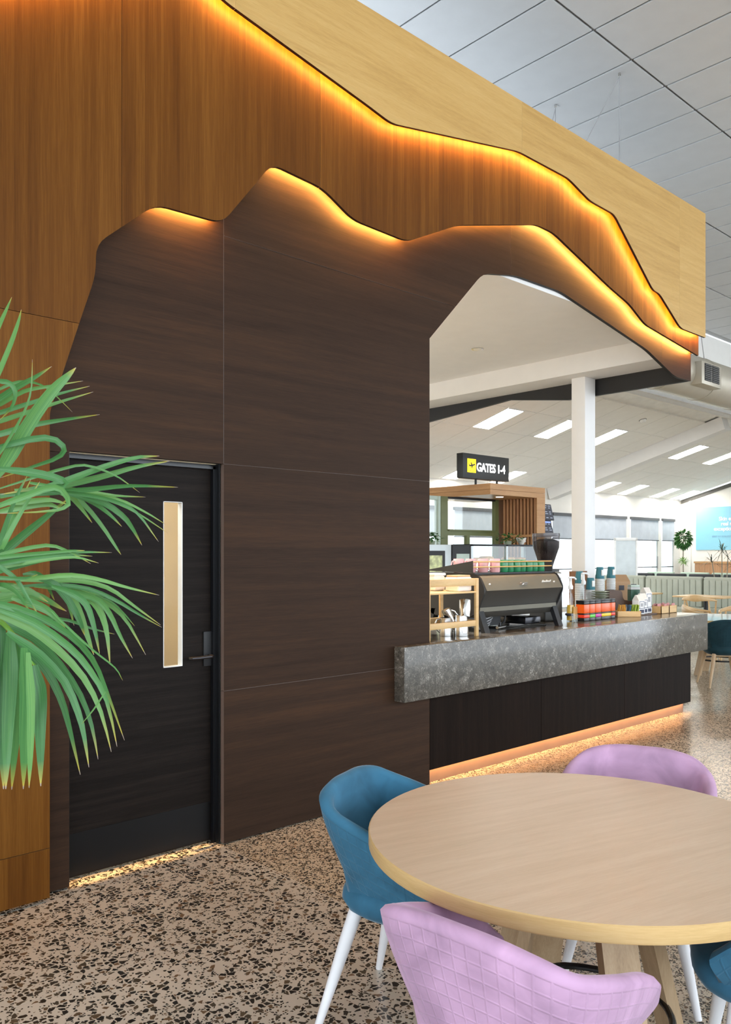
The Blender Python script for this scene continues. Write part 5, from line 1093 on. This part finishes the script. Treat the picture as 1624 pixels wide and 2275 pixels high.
FR = [
 # (stem end px, depth, zoom, leaflets [(points, width)...])
 ((-30, 900), 2.75, ZA, [([(-90, 520), (0, 300), (50, 190), (100, 75)], 26), ([(-60, 850), (0, 690), (90, 470), (150, 300), (180, 180)], 36), ([(-120, 990), (0, 930), (150, 830), (280, 760), (435, 660)], 46),
   ([(-120, 1030), (0, 980), (200, 870), (400, 830), (700, 782)], 30), ([(-120, 1090), (0, 1050), (250, 970), (500, 890), (755, 826)], 32), ([(-120, 1150), (0, 1120), (250, 1040), (500, 960), (785, 875)], 36), ([(-120, 1250), (0, 1230), (250, 1160), (500, 1115), (840, 1065)], 40),
   ([(-80, 900), (0, 850), (150, 790), (300, 800), (430, 870), (610, 1045)], 20)]),
 ((-40, 1080), 2.45, ZA, [([(-60, 1460), (0, 1390), (100, 1230), (200, 1050), (262, 860), (272, 600)], 20), ([(-40, 1600), (40, 1480), (150, 1300), (300, 1060), (450, 860), (560, 750), (640, 670)], 96), ([(-60, 770), (0, 785), (80, 800), (130, 880), (100, 1000), (0, 1110)], 34),
   ([(-60, 1360), (0, 1340), (250, 1275), (430, 1265), (530, 1330), (530, 1390), (440, 1450), (200, 1530), (0, 1600)], 44), ([(-40, 1520), (150, 1540), (350, 1570), (520, 1620), (530, 1670), (300, 1690), (0, 1740)], 56), ([(-40, 1850), (0, 1830), (250, 1740), (420, 1680), (520, 1700), (580, 1800), (540, 1850), (420, 1880), (0, 1900)], 44),
   ([(-80, 2330), (0, 2250), (200, 2080), (400, 1920), (580, 1770)], 62), ([(-20, 2200), (20, 2080), (120, 1800), (240, 1560)], 34), ([(0, 2200), (40, 2060), (150, 1850), (260, 1610)], 34), ([(20, 2200), (60, 2100), (200, 1850), (335, 1630)], 34)]),
 ((-40, 1100), 2.62, ZC_, [([(0, 1440), (300, 1390), (500, 1320), (750, 1230), (950, 1175), (1105, 1165)], 40), ([(0, 1450), (200, 1405), (430, 1370), (700, 1310), (950, 1240), (1180, 1200)], 44), ([(-40, 1440), (300, 1420), (600, 1400), (900, 1372), (1235, 1382)], 34),
   ([(0, 1390), (250, 1310), (450, 1250), (600, 1230), (800, 1300), (970, 1420)], 18), ([(100, 1400), (400, 1390), (600, 1410), (800, 1440), (1010, 1450)], 26), ([(200, 1350), (400, 1390), (560, 1480), (700, 1640), (800, 1790), (840, 1850)], 30),
   ([(300, 1390), (480, 1420), (700, 1480), (850, 1580), (920, 1670), (985, 1785)], 38), ([(300, 1400), (500, 1430), (650, 1490), (760, 1570), (845, 1655)], 30), ([(350, 1400), (480, 1440), (550, 1510), (640, 1630)], 34),
   ([(300, 1410), (550, 1430), (800, 1480), (950, 1560), (1100, 1760)], 24), ([(300, 1400), (500, 1420), (800, 1460), (1000, 1550), (1150, 1640)], 18), ([(300, 1405), (500, 1425), (750, 1470), (950, 1560), (1165, 1700)], 18), ([(-20, 1500), (200, 1480), (350, 1470), (470, 1500)], 30), ([(-40, 1560), (150, 1520), (330, 1500), (440, 1540)], 36)]),
 ((-40, 1190), 2.5, ZB_, [([(-100, 150), (0, 130), (150, 90), (420, 45), (600, 100), (790, 205)], 32), ([(-100, 160), (0, 150), (300, 120), (600, 95), (740, 90)], 32), ([(-100, 190), (0, 170), (400, 130), (700, 105), (975, 108)], 30), ([(-100, 230), (0, 210), (300, 160), (600, 130), (805, 140)], 34), ([(-100, 260), (0, 240), (350, 180), (650, 150), (860, 200)], 28), ([(-60, 290), (0, 265), (300, 190), (480, 160)], 46),
   ([(-60, 330), (0, 330), (190, 335), (330, 300)], 30), ([(-60, 390), (0, 385), (160, 380)], 30), ([(-40, 200), (40, 260), (150, 350), (240, 500), (340, 660)], 34), ([(-40, 380), (60, 400), (160, 470), (270, 640)], 36)]),
 ((-30, 1270), 2.6, ZB_, [([(100, 330), (330, 330), (600, 305), (850, 340), (1100, 410), (1388, 480)], 34), ([(150, 350), (420, 350), (700, 355), (950, 420), (1150, 560), (1400, 740)], 36), ([(200, 400), (440, 390), (750, 420), (1000, 520), (1200, 640), (1410, 760)], 32),
   ([(300, 400), (500, 420), (800, 480), (950, 560), (1100, 700), (1270, 1000)], 44), ([(400, 400), (650, 460), (850, 520), (960, 650), (1040, 820), (1155, 1030)], 44), ([(450, 400), (640, 450), (820, 540), (920, 750), (960, 1085)], 58), ([(450, 400), (620, 460), (750, 560), (820, 760), (868, 990)], 48),
   ([(400, 360), (560, 420), (680, 600), (760, 830), (818, 1000)], 56), ([(330, 330), (480, 390), (620, 560), (700, 720), (738, 830)], 52), ([(300, 320), (420, 350), (550, 430), (600, 560), (645, 745)], 44), ([(200, 300), (300, 290), (390, 340), (430, 430), (475, 525)], 38), ([(800, 470), (970, 540), (1080, 640), (1175, 750)], 16),
   ([(100, 560), (350, 660), (600, 700), (800, 770), (1000, 820)], 24), ([(-60, 520), (0, 505), (300, 480), (580, 620)], 90), ([(100, 500), (300, 560), (450, 640), (590, 800)], 60), ([(-50, 430), (100, 420), (250, 440), (420, 540)], 60)]),
 ((-60, 1380), 2.25, ZB_, [([(-150, 540), (0, 560), (300, 650), (600, 820), (800, 1030), (920, 1290), (1085, 1745)], 54), ([(-150, 580), (0, 600), (300, 720), (600, 930), (780, 1130), (930, 1400), (1020, 1800)], 58), ([(-120, 620), (0, 650), (250, 760), (500, 950), (730, 1200), (880, 1500), (970, 1845)], 60), ([(-60, 690), (60, 740), (300, 860), (520, 1080), (700, 1350), (800, 1620), (855, 1910)], 60),
   ([(60, 800), (150, 860), (350, 1000), (560, 1230), (680, 1500), (735, 1720), (775, 1980)], 60), ([(150, 880), (230, 950), (400, 1130), (530, 1380), (610, 1660), (700, 2045)], 60), ([(300, 1090), (345, 1350), (350, 1700), (355, 2145)], 96), ([(245, 980), (270, 1400), (265, 1800), (253, 2160)], 60), ([(210, 940), (230, 1300), (215, 1700), (203, 2170)], 96), ([(150, 860), (160, 1250), (135, 1700), (102, 2175)], 100), ([(90, 800), (90, 1200), (65, 1700), (50, 2170)], 104), ([(20, 740), (20, 1200), (20, 1700), (30, 2170)], 100), ([(-60, 700), (-70, 1200), (-60, 1700), (-40, 2150)], 100),
   ([(450, 620), (570, 740), (800, 950), (1000, 1110), (1070, 1225)], 16), ([(920, 1320), (820, 1470), (710, 1605)], 12)]),
]
sd = 0
for fi, (se, dep, (zsc, oy), leaves) in enumerate(FR):
    f = bpy.data.objects.new('frond', None); COL.objects.link(f); f.parent = palm; f.empty_display_size = 0.05
    s1 = P(se[0], se[1], t=dep)-Vector((pc.x, pc.y, 0)); s0 = Vector((random.uniform(-0.06, 0.06), random.uniform(-0.06, 0.06), 0.41))
    midp = (s0+s1)/2; midp = Vector((s0.x*0.55+s1.x*0.45, s0.y*0.55+s1.y*0.45, s0.z*0.35+s1.z*0.65))
    path = [s0, midp, s1]
    if fi == 5: path += [P(x*zsc, oy+y*zsc, t=dep+0.03)-Vector((pc.x, pc.y, 0)) for x, y in ((0, 715), (120, 830), (230, 960), (310, 1110))]
    M().tube([Vector(p) for p in spline(path, 16)], [0.011-0.0005*i for i in range(16)], 8).obj('frond_stem', 'leaf_lime', f)
    for pts, w in leaves:
        sd += 1; rr = random.Random(sd); n = len(pts); dz = rr.uniform(-0.14, 0.14); tilt = rr.uniform(-0.10, 0.16)
        p3 = [P(x*zsc, oy+y*zsc, t=dep+dz+tilt*i/(n-1)) for i, (x, y) in enumerate(pts)]
        blade(f, p3, w*zsc*dep/FPX*1.3, sd)
